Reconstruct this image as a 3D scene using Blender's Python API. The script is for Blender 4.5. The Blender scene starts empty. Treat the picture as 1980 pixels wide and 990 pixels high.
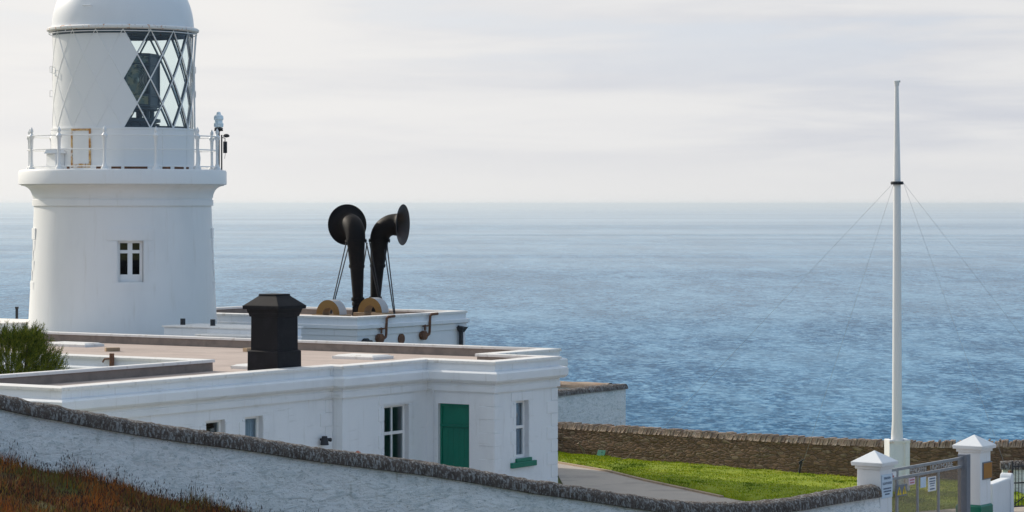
import bpy, bmesh, math, random
import numpy as np
from mathutils import Vector, Matrix, noise as mnoise
random.seed(7)
R_ = math.radians
S = bpy.context.scene
C = S.collection

# ------------------------------------------------------------------ camera
CAMZ = 7.4
F = 5400.0                                   # focal length in pixels of the 1980 px wide photograph
cam = bpy.data.objects.new('camera', bpy.data.cameras.new('camera'))
C.objects.link(cam)
cam.location = (0, 0, CAMZ - .08)
cam.rotation_euler = (R_(90), 0, 0)
cam.data.sensor_width = 36
cam.data.lens = 36 * F / 1980
cam.data.shift_y = -(495 - 394) / 1980
cam.data.clip_start = 0.5
cam.data.clip_end = 600000
S.camera = cam

# ------------------------------------------------------------------ light
SUN_XY = Vector((-0.777, 0.629)).normalized()
SUN_EL = R_(28)
sd = Vector((SUN_XY.x * math.cos(SUN_EL), SUN_XY.y * math.cos(SUN_EL), math.sin(SUN_EL)))
sl = bpy.data.lights.new('sun', 'SUN')
sl.energy = 3.8
sl.angle = R_(0.6)
sl.color = (1.0, 0.91, 0.78)
sun = bpy.data.objects.new('sun', sl)
C.objects.link(sun)
sun.rotation_euler = (-sd).to_track_quat('-Z', 'Y').to_euler()
sun.location = sd * 200

S.view_settings.view_transform = 'Standard'
S.view_settings.look = 'None'
S.view_settings.exposure = 0.0
S.view_settings.gamma = 1.0


class NT:
    """small node helper"""
    def __init__(s, tree):
        s.t = tree
        s.N = tree.nodes
        s.L = tree.links

    def n(s, typ, **kw):
        nd = s.N.new(typ)
        for k, v in kw.items():
            setattr(nd, k, v)
        return nd

    def put(s, nd, key, val):
        if hasattr(val, 'is_linked') or isinstance(val, bpy.types.NodeSocket):
            s.L.new(val, nd.inputs[key])
        else:
            nd.inputs[key].default_value = val

    def math(s, op, a, b=0.0, clamp=False):
        nd = s.n('ShaderNodeMath', operation=op, use_clamp=clamp)
        s.put(nd, 0, a)
        s.put(nd, 1, b)
        return nd.outputs[0]

    def vmath(s, op, a, b=(0, 0, 0)):
        nd = s.n('ShaderNodeVectorMath', operation=op)
        s.put(nd, 0, a)
        s.put(nd, 1, b)
        return nd.outputs['Value'] if op in ('DOT_PRODUCT', 'LENGTH') else nd.outputs[0]

    def mix(s, f, a, b):
        nd = s.n('ShaderNodeMix', data_type='RGBA')
        s.put(nd, 0, f)
        s.put(nd, 6, a if not isinstance(a, tuple) else (*a[:3], 1))
        s.put(nd, 7, b if not isinstance(b, tuple) else (*b[:3], 1))
        return nd.outputs[2]

    def step(s, v, lo, hi):
        nd = s.n('ShaderNodeMapRange', interpolation_type='SMOOTHSTEP')
        s.put(nd, 0, v)
        nd.inputs[1].default_value = lo
        nd.inputs[2].default_value = hi
        return nd.outputs[0]

    def noise(s, vec, scale, detail=5, rough=0.6, stretch=None, dist=0.0):
        if stretch:
            vec = s.vmath('MULTIPLY', vec, stretch)
        nd = s.n('ShaderNodeTexNoise')
        s.put(nd, 'Vector', vec)
        nd.inputs['Scale'].default_value = scale
        nd.inputs['Detail'].default_value = detail
        nd.inputs['Roughness'].default_value = rough
        nd.inputs['Distortion'].default_value = dist
        return nd


# ------------------------------------------------------------------ sky
W = bpy.data.worlds.new('World')
S.world = W
W.use_nodes = True
w = NT(W.node_tree)
w.N.clear()
wo = w.n('ShaderNodeOutputWorld')
bg = w.n('ShaderNodeBackground')
bg.inputs[1].default_value = 0.1
w.L.new(bg.outputs[0], wo.inputs[0])
sky = w.n('ShaderNodeTexSky', sky_type='NISHITA')
sky.sun_disc = False
sky.sun_elevation = SUN_EL
sky.sun_rotation = math.atan2(sd.x, sd.y)
sky.altitude = 60
sky.air_density = 1.0
sky.dust_density = 1.2
tc = w.n('ShaderNodeTexCoord').outputs['Generated']
sp = w.n('ShaderNodeSeparateXYZ')
w.L.new(tc, sp.inputs[0])
el = sp.outputs[2]
nA = w.noise(tc, 2.4, 6, 0.5, (2.2, 1.2, 20), 0.3).outputs[0]
nB = w.noise(tc, 5.0, 6, 0.6, (1.6, 1.6, 16), 0.5).outputs[0]
nD = w.noise(tc, 14.0, 6, 0.62, (1.2, 1.2, 7), 0.6).outputs[0]
glow = w.math('MAXIMUM', w.vmath('DOT_PRODUCT', tc, tuple(sd)), 0.0)
glow = w.math('POWER', glow, 3.0)
shade = w.math('ADD', w.math('MULTIPLY', nA, 0.65), w.math('MULTIPLY', nB, 0.35))
gdot = w.vmath('DOT_PRODUCT', tc, tuple(sd))
low = w.mix(w.step(shade, 0.39, 0.6), (6.05, 6.3, 6.95), (7.85, 7.87, 7.95))
low = w.mix(w.step(nD, 0.3, 0.7), low, w.mix(0.35, low, (7.9, 7.85, 7.85)))
gaps = w.math('MULTIPLY', w.step(nA, 0.49, 0.36), w.step(el, 0.03, 0.075))
low = w.mix(w.math('MULTIPLY', gaps, 0.7, True), low, (6.1, 6.9, 7.9))
# towards the horizon the cloud sheet thins into pale haze
low = w.mix(w.step(el, 0.03, 0.0), low, (7.65, 7.65, 7.68))
low = w.mix(w.math('MULTIPLY', w.step(gdot, 0.4, 0.8), 0.8), low, (9.6, 9.35, 9.0))
low = w.mix(w.step(gdot, 0.28, -0.1), low, (4.2, 5.8, 7.9))
# higher up a thin veil: white round the sun, blue showing through away from it
veil = w.mix(w.step(gdot, -0.25, 0.95), (3.5, 5.3, 7.8), (11.5, 11.1, 10.2))
veil = w.mix(w.math('MULTIPLY', w.step(nB, 0.45, 0.65), 0.45), veil, (6.8, 7.1, 7.6))
high = w.mix(0.72, sky.outputs[0], veil)
skyc = w.mix(w.step(el, 0.09, 0.2), low, high)
w.L.new(skyc, bg.inputs[0])


# ------------------------------------------------------------------ materials
MATS = {}


def mat(name, base, rough=0.6, layers=(), bump=0.0, bscale=30, bdetail=6, bstretch=None,
        metal=0.0, spec=0.4, bdist=0.02, extra=None):
    """layers: (colour, scale, lo, hi, stretch or None, strength)"""
    m = bpy.data.materials.new(name)
    m.use_nodes = True
    t = NT(m.node_tree)
    p = t.N['Principled BSDF']
    co = t.n('ShaderNodeTexCoord').outputs['Object']
    col = t.mix(0.0, base, base)
    for (c, sc, lo, hi, st, k) in layers:
        nz = t.noise(co, sc, 6, 0.62, st, 0.2).outputs[0]
        f = t.math('MULTIPLY', t.step(nz, lo, hi), k)
        col = t.mix(f, col, c)
    t.L.new(col, p.inputs['Base Color'])
    p.inputs['Roughness'].default_value = rough
    p.inputs['Metallic'].default_value = metal
    p.inputs['Specular IOR Level'].default_value = spec
    if bump:
        b = t.n('ShaderNodeBump')
        b.inputs['Strength'].default_value = bump
        b.inputs['Distance'].default_value = bdist
        nz = t.noise(co, bscale, bdetail, 0.65, bstretch).outputs[0]
        t.L.new(nz, b.inputs['Height'])
        t.L.new(b.outputs[0], p.inputs['Normal'])
    MATS[name] = m
    if extra:
        extra(t, p, co, col)
    return m


TOWERW = mat('tower_paint', (.8, .8, .79), .5, [((.68, .69, .69), .9, .45, .75, (1, 1, .35), .45), ((.6, .5, .38), 3.5, .7, .8, (2.2, 2.2, .1), .35),
             ((.64, .61, .55), 5, .55, .75, (1.4, 1.4, .12), .35)], .10, 22)
LANTW = mat('lantern_paint', (.8, .8, .79), .42, [((.7, .69, .67), 1.6, .5, .8, (1, 1, .4), .4)], .05, 18)
DOMEW = mat('dome_paint', (.78, .79, .8), .4, [((.68, .69, .7), 1.2, .45, .75, (1, 1, .3), .4)], .05, 12)
RUSTW = mat('rust_streaked_paint', (.77, .76, .74), .55, [((.55, .22, .05), 7, .56, .66, (1.2, 1.2, .4), .85),
            ((.22, .08, .03), 11, .62, .7, (1, 1, .5), .9)], .1, 25)
WALLW = mat('building_paint', (.77, .79, .81), .55, [((.64, .66, .68), 1.3, .45, .75, (1, 1, .5), .45),
            ((.5, .5, .47), 6, .57, .78, (1.6, 1.6, .12), .55), ((.46, .28, .13), 5, .68, .78, (2, 2, .1), .55), ((.42, .43, .4), 3, .6, .75, (.5, .5, 3), .35)], .22, 20)
COPEW = mat('coping_paint', (.78, .76, .73), .6, [((.45, .4, .34), 5, .52, .72, None, .6), ((.3, .26, .22), 14, .62, .75, None, .7)], .25, 30)
def felt_extra(t, p, co, col):
    sx = t.n('ShaderNodeSeparateXYZ')
    t.L.new(t.vmath('ADD', co, t.vmath('MULTIPLY', t.noise(co, 1.5, 3).outputs['Color'], (.05, .05, 0))), sx.inputs[0])
    fx = t.math('FRACT', t.math('MULTIPLY', sx.outputs[0], 1.02))
    seam = t.math('LESS_THAN', fx, .035)
    c = t.mix(t.math('MULTIPLY', seam, .55), col, (.17, .135, .115))
    pud = t.step(t.noise(co, .55, 5, .6, (1, .5, 1)).outputs[0], .55, .6)
    c = t.mix(t.math('MULTIPLY', pud, .3), c, (.29, .24, .21))
    t.L.new(c, p.inputs['Base Color'])


ROOFB = mat('roof_felt', (.49, .4, .35), .9, [((.4, .32, .28), .8, .4, .7, None, .7), ((.5, .42, .36), 2.5, .5, .75, None, .6),
            ((.27, .22, .19), 8, .6, .75, (1, .4, 1), .5)], .3, 60, extra=felt_extra)
PARAB = mat('parapet_render', (.27, .225, .195), .9, [((.18, .15, .135), 2.5, .4, .7, None, .7), ((.36, .3, .26), 7, .6, .75, None, .5)], .3, 40)
CHIMB = mat('chimney_black', (.009, .009, .012), .7, [((.018, .018, .022), 2.2, .45, .75, None, .8), ((.035, .032, .032), 12, .62, .75, None, .5)], .15, 30, spec=.2)
HORNB = mat('horn_black', (.006, .005, .006), .6, [((.014, .009, .008), 3, .45, .7, None, .8), ((.04, .02, .013), 8, .66, .8, None, .5)], .1, 26, spec=.15)
HORNI = mat('horn_inside', (.05, .027, .02), .6, [((.025, .016, .013), 3, .4, .7, None, .8)], .1, 30)
IRONB = mat('iron_black', (.02, .022, .028), .5, [((.05, .03, .02), 9, .6, .75, None, .6)], .1, 40)
RUSTH = mat('rusted_hatch_edge', (.66, .42, .18), .8, [((.78, .74, .68), 5, .48, .6, None, .9), ((.42, .16, .04), 8, .5, .6, None, .9), ((.1, .04, .025), 11, .56, .64, None, .9)], .3, 50)
RUST = mat('rusty_iron', (.13, .06, .035), .8, [((.28, .12, .05), 8, .5, .7, None, .8), ((.05, .03, .025), 15, .55, .7, None, .8)], .3, 60)
OCHRE = mat('ochre_face', (.27, .15, .045), .75, [((.19, .11, .04), 4, .45, .7, None, .6)], .15, 40)
ARCHG = mat('arch_grey', (.4, .4, .41), .7, [((.45, .4, .33), 5, .5, .7, None, .5)], .15, 40)
TANB = mat('tan_block', (.38, .27, .17), .85, [((.25, .18, .12), 6, .45, .7, None, .6)], .2, 50)
GREEN = mat('green_paint', (.003, .17, .11), .4, [((.004, .125, .085), 2, .4, .7, (1, 1, .4), .5)], .04, 20)
FRAMEW = mat('window_frame_paint', (.8, .8, .79), .4, [((.62, .58, .5), 9, .6, .75, None, .5)], .04, 40)
REVEAL = mat('window_reveal', (.66, .67, .69), .6, [((.5, .47, .44), 6, .55, .75, None, .5)], .1, 40)
CURT = mat('curtain_cloth', (.55, .6, .68), .9, [((.36, .42, .52), 9, .4, .65, (1, 1, .02), .9)])
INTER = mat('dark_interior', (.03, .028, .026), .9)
STEEL = mat('galvanised_steel', (.33, .35, .38), .45, [((.23, .24, .27), 8, .45, .7, None, .7)], .08, 50, metal=.55)
STAY = mat('stay_wire', (.3, .32, .35), .5)
STEELD = mat('painted_steel_grey', (.17, .19, .23), .45, [((.24, .25, .28), 8, .5, .7, None, .6)], .06, 50, metal=.2)
ASTR = mat('astragal_shaded', (.05, .075, .1), .45, [((.1, .12, .14), 6, .5, .7, None, .5)])  # blue-dark colour paints the shade on white bars inside the lantern
LENSF = mat('lens_frame', (.035, .05, .06), .45, [((.07, .08, .085), 5, .45, .7, None, .6)])
BRASS = mat('lens_brass', (.5, .36, .14), .3, metal=.9)
ORANGE = mat('ochre_plate', (.36, .155, .02), .5, [((.26, .11, .02), 5, .4, .7, None, .5)], .05, 30)
SIGNW = mat('sign_white', (.78, .8, .82), .5, [((.7, .72, .74), 6, .5, .7, None, .4)])
SIGNB = mat('sign_pale_blue', (.56, .68, .8), .5, [((.5, .62, .74), 6, .5, .7, None, .4)])
SIGNP = mat('sign_pink', (.72, .6, .68), .5)
INK = mat('sign_ink', (.05, .09, .17), .6)
INKR = mat('sign_red_ink', (.4, .04, .08), .6)
YELL = mat('warning_yellow', (.75, .55, .02), .5)
REDP = mat('red_plastic', (.35, .03, .02), .4)
WOOD = mat('weathered_wood', (.2, .15, .11), .85, [((.1, .075, .06), 9, .45, .7, (3, 3, .3), .7)], .2, 40)
MASTW = mat('mast_paint', (.79, .79, .78), .35, [((.62, .6, .55), 3, .6, .8, (3, 3, .2), .4)], .03, 20)
DRIVE = mat('drive_concrete', (.44, .385, .335), .9, [((.25, .22, .2), 1.1, .52, .6, (.5, 1, 1), .45), ((.34, .3, .27), .5, .4, .7, None, .7), ((.27, .24, .22), 3, .58, .75, None, .5),
            ((.5, .45, .39), 9, .55, .7, None, .4)], .25, 50)
EDGE = mat('kerb_edging', (.45, .34, .24), .9, [((.25, .2, .15), 4, .5, .7, None, .7)], .3, 40)
EARTH = mat('headland_soil', (.13, .12, .06), .95, [((.1, .13, .03), .3, .4, .6, None, .8), ((.2, .15, .09), 1.5, .55, .75, None, .6)], .5, 12, bdist=.1)
LAWN = mat('lawn_turf', (.25, .31, .008), .95, [((.16, .23, .008), .7, .42, .66, (1, 1.6, 1), .8), ((.24, .29, .022), 1.6, .52, .74, None, .7),
           ((.05, .09, .012), 4, .6, .76, (1, 2.5, 1), .8), ((.34, .29, .06), .9, .56, .7, (1, 1.8, 1), .6)], .7, 26, bdist=.06)
HILL = mat('hill_turf', (.1, .085, .025), .95, [((.075, .1, .015), .8, .42, .62, None, .8), ((.15, .075, .03), 2.2, .5, .7, None, .7)], .7, 14, bdist=.08)
COPEL = mat('lichen_coping', (.125, .1, .085), .95, [((.06, .048, .042), 5, .42, .66, (1, 1, 1), .7), ((.19, .12, .07), 3.2, .58, .72, None, .5),
            ((.36, .36, .355), 15, .5, .6, (1.5, 1, .45), .8), ((.5, .49, .46), 30, .56, .65, (1.2, 1, .6), .7), ((.045, .035, .03), 22, .58, .68, (1.6, 1, .35), .8)], 1.0, 26, bstretch=(1.5, 1, .5), bdist=.06)
SLAB = mat('coping_stone', (.38, .285, .21), .9, [((.2, .14, .1), 2.2, .42, .66, None, .7), ((.48, .42, .36), 7, .54, .68, None, .7), ((.38, .2, .1), 1.2, .55, .72, None, .5)], .4, 30)
BUSHM = [mat('needle_green', (.1, .135, .018), .9, spec=.06), mat('needle_yellow_green', (.19, .2, .025), .9, spec=.06), mat('needle_dark', (.035, .06, .012), .9, spec=.06)]
GRASSM = [mat('blade_green', (.26, .35, .006), .9, spec=.06), mat('blade_yellow', (.4, .41, .02), .9, spec=.06), mat('blade_dark', (.12, .19, .008), .9, spec=.06)]
HEATHM = [mat('stalk_rust', (.3, .1, .036), .9, spec=.06), mat('stalk_brown', (.16, .075, .04), .9, spec=.06), mat('stalk_orange', (.48, .16, .03), .9, spec=.06),
          mat('stalk_olive', (.19, .16, .03), .9, spec=.06), mat('seed_head_dark', (.05, .03, .026), .9, spec=.06), mat('stalk_straw', (.4, .27, .12), .9, spec=.06)]
BARK = mat('bark', (.07, .05, .035), .9, [((.12, .09, .06), 8, .45, .7, None, .6)], .3, 40)


def stone_extra(t, p, co, col):
    vec = t.vmath('MULTIPLY', co, (4.0, 4.0, 13))
    wob = t.noise(co, 3.5, 3).outputs['Color']
    vec = t.vmath('ADD', vec, t.vmath('MULTIPLY', t.vmath('SUBTRACT', wob, (.5, .5, .5)), (.9, .9, .9)))
    v1 = t.n('ShaderNodeTexVoronoi')
    t.L.new(vec, v1.inputs['Vector'])
    v1.inputs['Scale'].default_value = 1.0
    v2 = t.n('ShaderNodeTexVoronoi', feature='DISTANCE_TO_EDGE')
    t.L.new(vec, v2.inputs['Vector'])
    v2.inputs['Scale'].default_value = 1.0
    sx = t.n('ShaderNodeSeparateColor')
    t.L.new(v1.outputs['Color'], sx.inputs[0])
    c = t.mix(t.step(sx.outputs[0], .1, .9), (.17, .1, .062), (.255, .155, .096))
    c = t.mix(t.step(sx.outputs[1], .72, .95), c, (.29, .21, .14))
    c = t.mix(t.step(t.noise(co, 9, 6).outputs[0], .45, .7), c, (.11, .074, .05))
    c = t.mix(t.step(v2.outputs['Distance'], .09, .0), c, (.115, .08, .056))
    t.L.new(c, p.inputs['Base Color'])
    b = t.n('ShaderNodeBump')
    b.inputs['Strength'].default_value = .6
    b.inputs['Distance'].default_value = .04
    h = t.math('ADD', t.step(v2.outputs['Distance'], 0, .2), t.math('MULTIPLY', t.noise(co, 14, 6).outputs[0], .5))
    t.L.new(h, b.inputs['Height'])
    t.L.new(b.outputs[0], p.inputs['Normal'])


STONE = mat('brown_stone', (.2, .14, .1), .95, extra=stone_extra)


def lime_extra(t, p, co, col):
    st = t.noise(co, 2.6, 8, .68, (1, 1, 2.4), .8).outputs[0]
    st2 = t.noise(co, 9, 8, .7, (1, 1, 2.0), .6).outputs[0]
    big = t.noise(co, .55, 5, .6).outputs[0]
    sm = t.noise(co, 30, 4, .6).outputs[0]
    c = t.mix(t.step(big, .35, .68), (.93, .93, .92), (.86, .88, .87))
    c = t.mix(t.math('MULTIPLY', t.step(st, .5, .62), .55), c, (.58, .63, .63))
    c = t.mix(t.math('MULTIPLY', t.step(st2, .53, .64), .65), c, (.42, .47, .47))
    c = t.mix(t.math('MULTIPLY', t.step(t.noise(co, 3.4, 6, .6, (2.5, 2.5, .35)).outputs[0], .58, .76), .5), c, (.4, .4, .34))
    c = t.mix(t.math('MULTIPLY', t.step(sm, .62, .69), .75), c, (.2, .21, .2))
    t.L.new(c, p.inputs['Base Color'])
    b = t.n('ShaderNodeBump')
    b.inputs['Strength'].default_value = .75
    b.inputs['Distance'].default_value = .075
    h = t.math('ADD', t.math('ADD', st, t.math('MULTIPLY', st2, .55)), t.math('MULTIPLY', sm, .18))
    t.L.new(h, b.inputs['Height'])
    t.L.new(b.outputs[0], p.inputs['Normal'])


LIME = mat('limewashed_stone', (.7, .72, .73), .9, extra=lime_extra)


def glass_mat(name, tint, gloss_col=(.9, .95, 1), ior=1.5, rough=.02):
    m = bpy.data.materials.new(name)
    m.use_nodes = True
    t = NT(m.node_tree)
    t.N.clear()
    o = t.n('ShaderNodeOutputMaterial')
    tr = t.n('ShaderNodeBsdfTransparent')
    tr.inputs[0].default_value = (*tint, 1)
    g = t.n('ShaderNodeBsdfGlossy')
    g.inputs['Roughness'].default_value = rough
    g.inputs['Color'].default_value = (*gloss_col, 1)
    lw = t.n('ShaderNodeLayerWeight')
    lw.inputs[0].default_value = .5
    fac = t.math('ADD', (ior - 1) ** 2 / (ior + 1) ** 2 * 1.8, t.math('MULTIPLY', t.math('POWER', lw.outputs['Facing'], 4.0), .6), True)
    mx = t.n('ShaderNodeMixShader')
    t.L.new(fac, mx.inputs[0])
    t.L.new(tr.outputs[0], mx.inputs[1])
    t.L.new(g.outputs[0], mx.inputs[2])
    t.L.new(mx.outputs[0], o.inputs[0])
    return m


def mesh_mat(name, colr, fac):
    m = bpy.data.materials.new(name)
    m.use_nodes = True
    t = NT(m.node_tree)
    p = t.N['Principled BSDF']
    p.inputs['Base Color'].default_value = (*colr, 1)
    p.inputs['Roughness'].default_value = .7
    p.inputs['Alpha'].default_value = fac
    return m


GMESH = mesh_mat('fine_wire_mesh', (.3, .24, .19), .36)
PANE = glass_mat('window_glass', (.78, .84, .86))
LANTG = glass_mat('lantern_glass', (.9, .965, .965), ior=1.35)
LENSG = mat('lens_glass', (.6, .7, .62), .06, [((1.0, .93, .62), 5, .48, .58, (1, 1, .6), .9), ((.16, .2, .18), 7, .52, .62, (1, 1, 1.4), .8)], .5, 9, spec=1.0)  # pale yellow patches paint glints into the glass colour
LENSG.node_tree.nodes['Principled BSDF'].inputs['Transmission Weight'].default_value = .45
LAMPG = mat('beacon_glass', (.75, .86, .9), .08, spec=.9)


def sea_mat():
    m = bpy.data.materials.new('sea_water')
    m.use_nodes = True
    t = NT(m.node_tree)
    p = t.N['Principled BSDF']
    co = t.n('ShaderNodeTexCoord').outputs['Object']

    def slopes(scale, amp, stretch, det=3):
        c = t.noise(co, scale, det, .6, stretch).outputs['Color']
        c = t.vmath('SUBTRACT', c, (.5, .5, .5))
        return t.vmath('MULTIPLY', c, (amp, amp, 0))

    patch = t.noise(co, .0035, 5, .6, (.3, 1, 1), .5).outputs[0]
    patch2 = t.noise(co, .0007, 6, .65, (.28, 1, 1), .8).outputs[0]
    slick = t.noise(co, .0016, 6, .65, (.1, 1, 1), .6).outputs[0]
    gust = t.math('ADD', .8, t.math('MULTIPLY', t.step(patch, .35, .65), .4))
    n_ = t.vmath('ADD', slopes(.85, .4, (1, .5, 1), 2), slopes(.3, .6, (1, .45, 1), 2))
    n_ = t.vmath('ADD', n_, slopes(.1, .22, (1, .3, 1), 2))
    n_ = t.vmath('ADD', n_, slopes(.03, .14, (1, .25, 1), 2))
    sc = t.n('ShaderNodeVectorMath', operation='SCALE')
    t.L.new(n_, sc.inputs[0])
    t.L.new(gust, sc.inputs[3])
    n_ = t.vmath('ADD', sc.outputs[0], (0, 0, 1))
    n_ = t.vmath('NORMALIZE', n_)
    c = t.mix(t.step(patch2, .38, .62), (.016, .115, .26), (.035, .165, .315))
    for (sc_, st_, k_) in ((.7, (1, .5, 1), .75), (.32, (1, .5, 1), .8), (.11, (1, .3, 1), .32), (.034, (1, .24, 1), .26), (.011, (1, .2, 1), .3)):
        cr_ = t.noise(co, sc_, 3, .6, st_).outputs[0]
        c = t.mix(t.math('MULTIPLY', t.step(cr_, .5, .64), k_), c, (.19, .36, .51))  # bright and dark wave facets are mixed into the water colour
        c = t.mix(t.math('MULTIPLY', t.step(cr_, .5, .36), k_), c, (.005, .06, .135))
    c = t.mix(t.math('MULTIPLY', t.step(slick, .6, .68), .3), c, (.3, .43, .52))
    fo = t.noise(co, .1, 8, .72, (.5, .8, 1)).outputs[0]
    c = t.mix(t.math('MULTIPLY', t.step(fo, .7, .76), .8), c, (.6, .68, .74))
    t.N.remove(p)
    o = [k for k in t.N if k.type == 'OUTPUT_MATERIAL'][0]
    df = t.n('ShaderNodeBsdfDiffuse')
    gl_ = t.n('ShaderNodeBsdfGlossy')
    gl_.inputs['Roughness'].default_value = .22
    gl_.inputs['Color'].default_value = (.9, .96, 1, 1)
    fr = t.n('ShaderNodeFresnel')
    fr.inputs[0].default_value = 1.33
    for q in (df, gl_):
        t.L.new(n_, q.inputs['Normal'])
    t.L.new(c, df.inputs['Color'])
    # a rough sea never mirrors as much as a flat one: steep facets hide the grazing ones
    f = t.math('MULTIPLY', t.math('POWER', fr.outputs[0], 4.5), t.math('ADD', .58, t.math('MULTIPLY', t.step(patch2, .4, .62), .22)), True)
    mx = t.n('ShaderNodeMixShader')
    t.L.new(f, mx.inputs[0])
    t.L.new(df.outputs[0], mx.inputs[1])
    t.L.new(gl_.outputs[0], mx.inputs[2])
    t.L.new(mx.outputs[0], o.inputs[0])
    return m


SEA = sea_mat()


# ------------------------------------------------------------------ mesh helpers
class MB:
    def __init__(s):
        s.v = []
        s.f = []
        s.m = []

    def quad(s, a, b, c, d, mi=0):
        i = len(s.v)
        s.v += [tuple(a), tuple(b), tuple(c), tuple(d)]
        s.f.append((i, i + 1, i + 2, i + 3))
        s.m.append(mi)

    def tri(s, a, b, c, mi=0):
        i = len(s.v)
        s.v += [tuple(a), tuple(b), tuple(c)]
        s.f.append((i, i + 1, i + 2))
        s.m.append(mi)

    def box(s, x0, x1, y0, y1, z0, z1, mi=0, M=None):
        P = [(x0, y0, z0), (x1, y0, z0), (x1, y1, z0), (x0, y1, z0), (x0, y0, z1), (x1, y0, z1), (x1, y1, z1), (x0, y1, z1)]
        if M is not None:
            P = [tuple(M @ Vector(q)) for q in P]
        i = len(s.v)
        s.v += P
        for f in ((0, 3, 2, 1), (4, 5, 6, 7), (0, 1, 5, 4), (1, 2, 6, 5), (2, 3, 7, 6), (3, 0, 4, 7)):
            s.f.append(tuple(i + k for k in f))
            s.m.append(mi)

    def frustum(s, w0, w1, z0, z1, cx=0, cy=0, mi=0, d0=None, d1=None):
        d0 = w0 if d0 is None else d0
        d1 = w1 if d1 is None else d1
        i = len(s.v)
        for (w_, d_, z) in ((w0, d0, z0), (w1, d1, z1)):
            for sx, sy in ((-1, -1), (1, -1), (1, 1), (-1, 1)):
                s.v.append((cx + sx * w_ / 2, cy + sy * d_ / 2, z))
        for f in ((0, 3, 2, 1), (4, 5, 6, 7), (0, 1, 5, 4), (1, 2, 6, 5), (2, 3, 7, 6), (3, 0, 4, 7)):
            s.f.append(tuple(i + k for k in f))
            s.m.append(mi)

    def ngon(s, pts, mi=0):
        i = len(s.v)
        s.v += [tuple(q) for q in pts]
        s.f.append(tuple(range(i, i + len(pts))))
        s.m.append(mi)

    def lathe(s, prof, n=64, cx=0, cy=0, mi=0, caps=False, a0=0.0, a1=None):
        full = a1 is None
        a1 = a0 + 2 * math.pi if full else a1
        cols = n if full else n + 1
        i = len(s.v)
        for k in range(cols):
            a = a0 + (a1 - a0) * k / n
            for (r, z) in prof:
                s.v.append((cx + r * math.sin(a), cy - r * math.cos(a), z))
        L = len(prof)
        for k in range(n):
            k2 = (k + 1) % cols
            for j in range(L - 1):
                s.f.append((i + k * L + j, i + k2 * L + j, i + k2 * L + j + 1, i + k * L + j + 1))
                s.m.append(mi)
        if caps and full:
            s.f.append(tuple(i + k * L for k in range(n))[::-1])
            s.m.append(mi)
            s.f.append(tuple(i + k * L + L - 1 for k in range(n)))
            s.m.append(mi)

    def tube(s, pts, rad, n=8, mi=0, caps=True):
        pts = [Vector(q) for q in pts]
        if not isinstance(rad, (list, tuple)):
            rad = [rad] * len(pts)
        i = len(s.v)
        up = None
        for k, q in enumerate(pts):
            t = (pts[min(k + 1, len(pts) - 1)] - pts[max(k - 1, 0)]).normalized()
            if up is None:
                up = Vector((0, 0, 1)) if abs(t.z) < .9 else Vector((1, 0, 0))
            a = (up - t * up.dot(t)).normalized()
            up = a
            b = t.cross(a)
            for j in range(n):
                th = 2 * math.pi * j / n
                s.v.append(tuple(q + (a * math.cos(th) + b * math.sin(th)) * rad[k]))
        for k in range(len(pts) - 1):
            for j in range(n):
                j2 = (j + 1) % n
                s.f.append((i + k * n + j, i + k * n + j2, i + (k + 1) * n + j2, i + (k + 1) * n + j))
                s.m.append(mi)
        if caps:
            s.f.append(tuple(i + j for j in range(n))[::-1])
            s.m.append(mi)
            e = i + (len(pts) - 1) * n
            s.f.append(tuple(e + j for j in range(n)))
            s.m.append(mi)

    def sphere(s, c, r, n=12, mi=0, sz=1.0):
        prof = [(max(1e-4, r * math.sin(math.pi * k / n)), c[2] - r * sz * math.cos(math.pi * k / n)) for k in range(n + 1)]
        s.lathe(prof, n * 2, c[0], c[1], mi)

    def build(s, name, mats, parent=None, smooth=False, bevel=0, loc=None, weld=True):
        me = bpy.data.meshes.new(name)
        me.from_pydata(s.v, [], s.f)
        if not isinstance(mats, (list, tuple)):
            mats = [mats]
        for q in mats:
            me.materials.append(q)
        if len(mats) > 1:
            me.polygons.foreach_set('material_index', s.m)
        if weld and len(s.v) < 60000:
            bm = bmesh.new()
            bm.from_mesh(me)
            bmesh.ops.remove_doubles(bm, verts=bm.verts, dist=1e-4)
            bmesh.ops.recalc_face_normals(bm, faces=bm.faces)
            bm.to_mesh(me)
            bm.free()
        if smooth:
            me.polygons.foreach_set('use_smooth', [True] * len(me.polygons))
            try:
                me.set_sharp_from_angle(angle=R_(35))
            except Exception:
                pass
        me.update()
        o = bpy.data.objects.new(name, me)
        C.objects.link(o)
        if parent:
            o.parent = parent
        if loc:
            o.location = loc
        if bevel:
            bv = o.modifiers.new('bevel', 'BEVEL')
            bv.width = bevel
            bv.segments = 2
            bv.limit_method = 'ANGLE'
        return o


def thing(name, label, cat, loc=(0, 0, 0), rz=0.0, group=None):
    o = bpy.data.objects.new(name, None)
    o.empty_display_size = .3
    C.objects.link(o)
    o.location = loc
    o.rotation_euler = (0, 0, rz)
    o['label'] = label
    o['category'] = cat
    if group:
        o['group'] = group
    return o


def tag(o, label, cat, group=None, kind=None):
    if label:
        o['label'] = label
    if cat:
        o['category'] = cat
    if group:
        o['group'] = group
    if kind:
        o['kind'] = kind
    return o


def dup(o, parent=None):
    c = o.copy()
    C.objects.link(c)
    if parent:
        c.parent = parent
    for ch in list(o.children):
        dup(ch, c)
    return c


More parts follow.
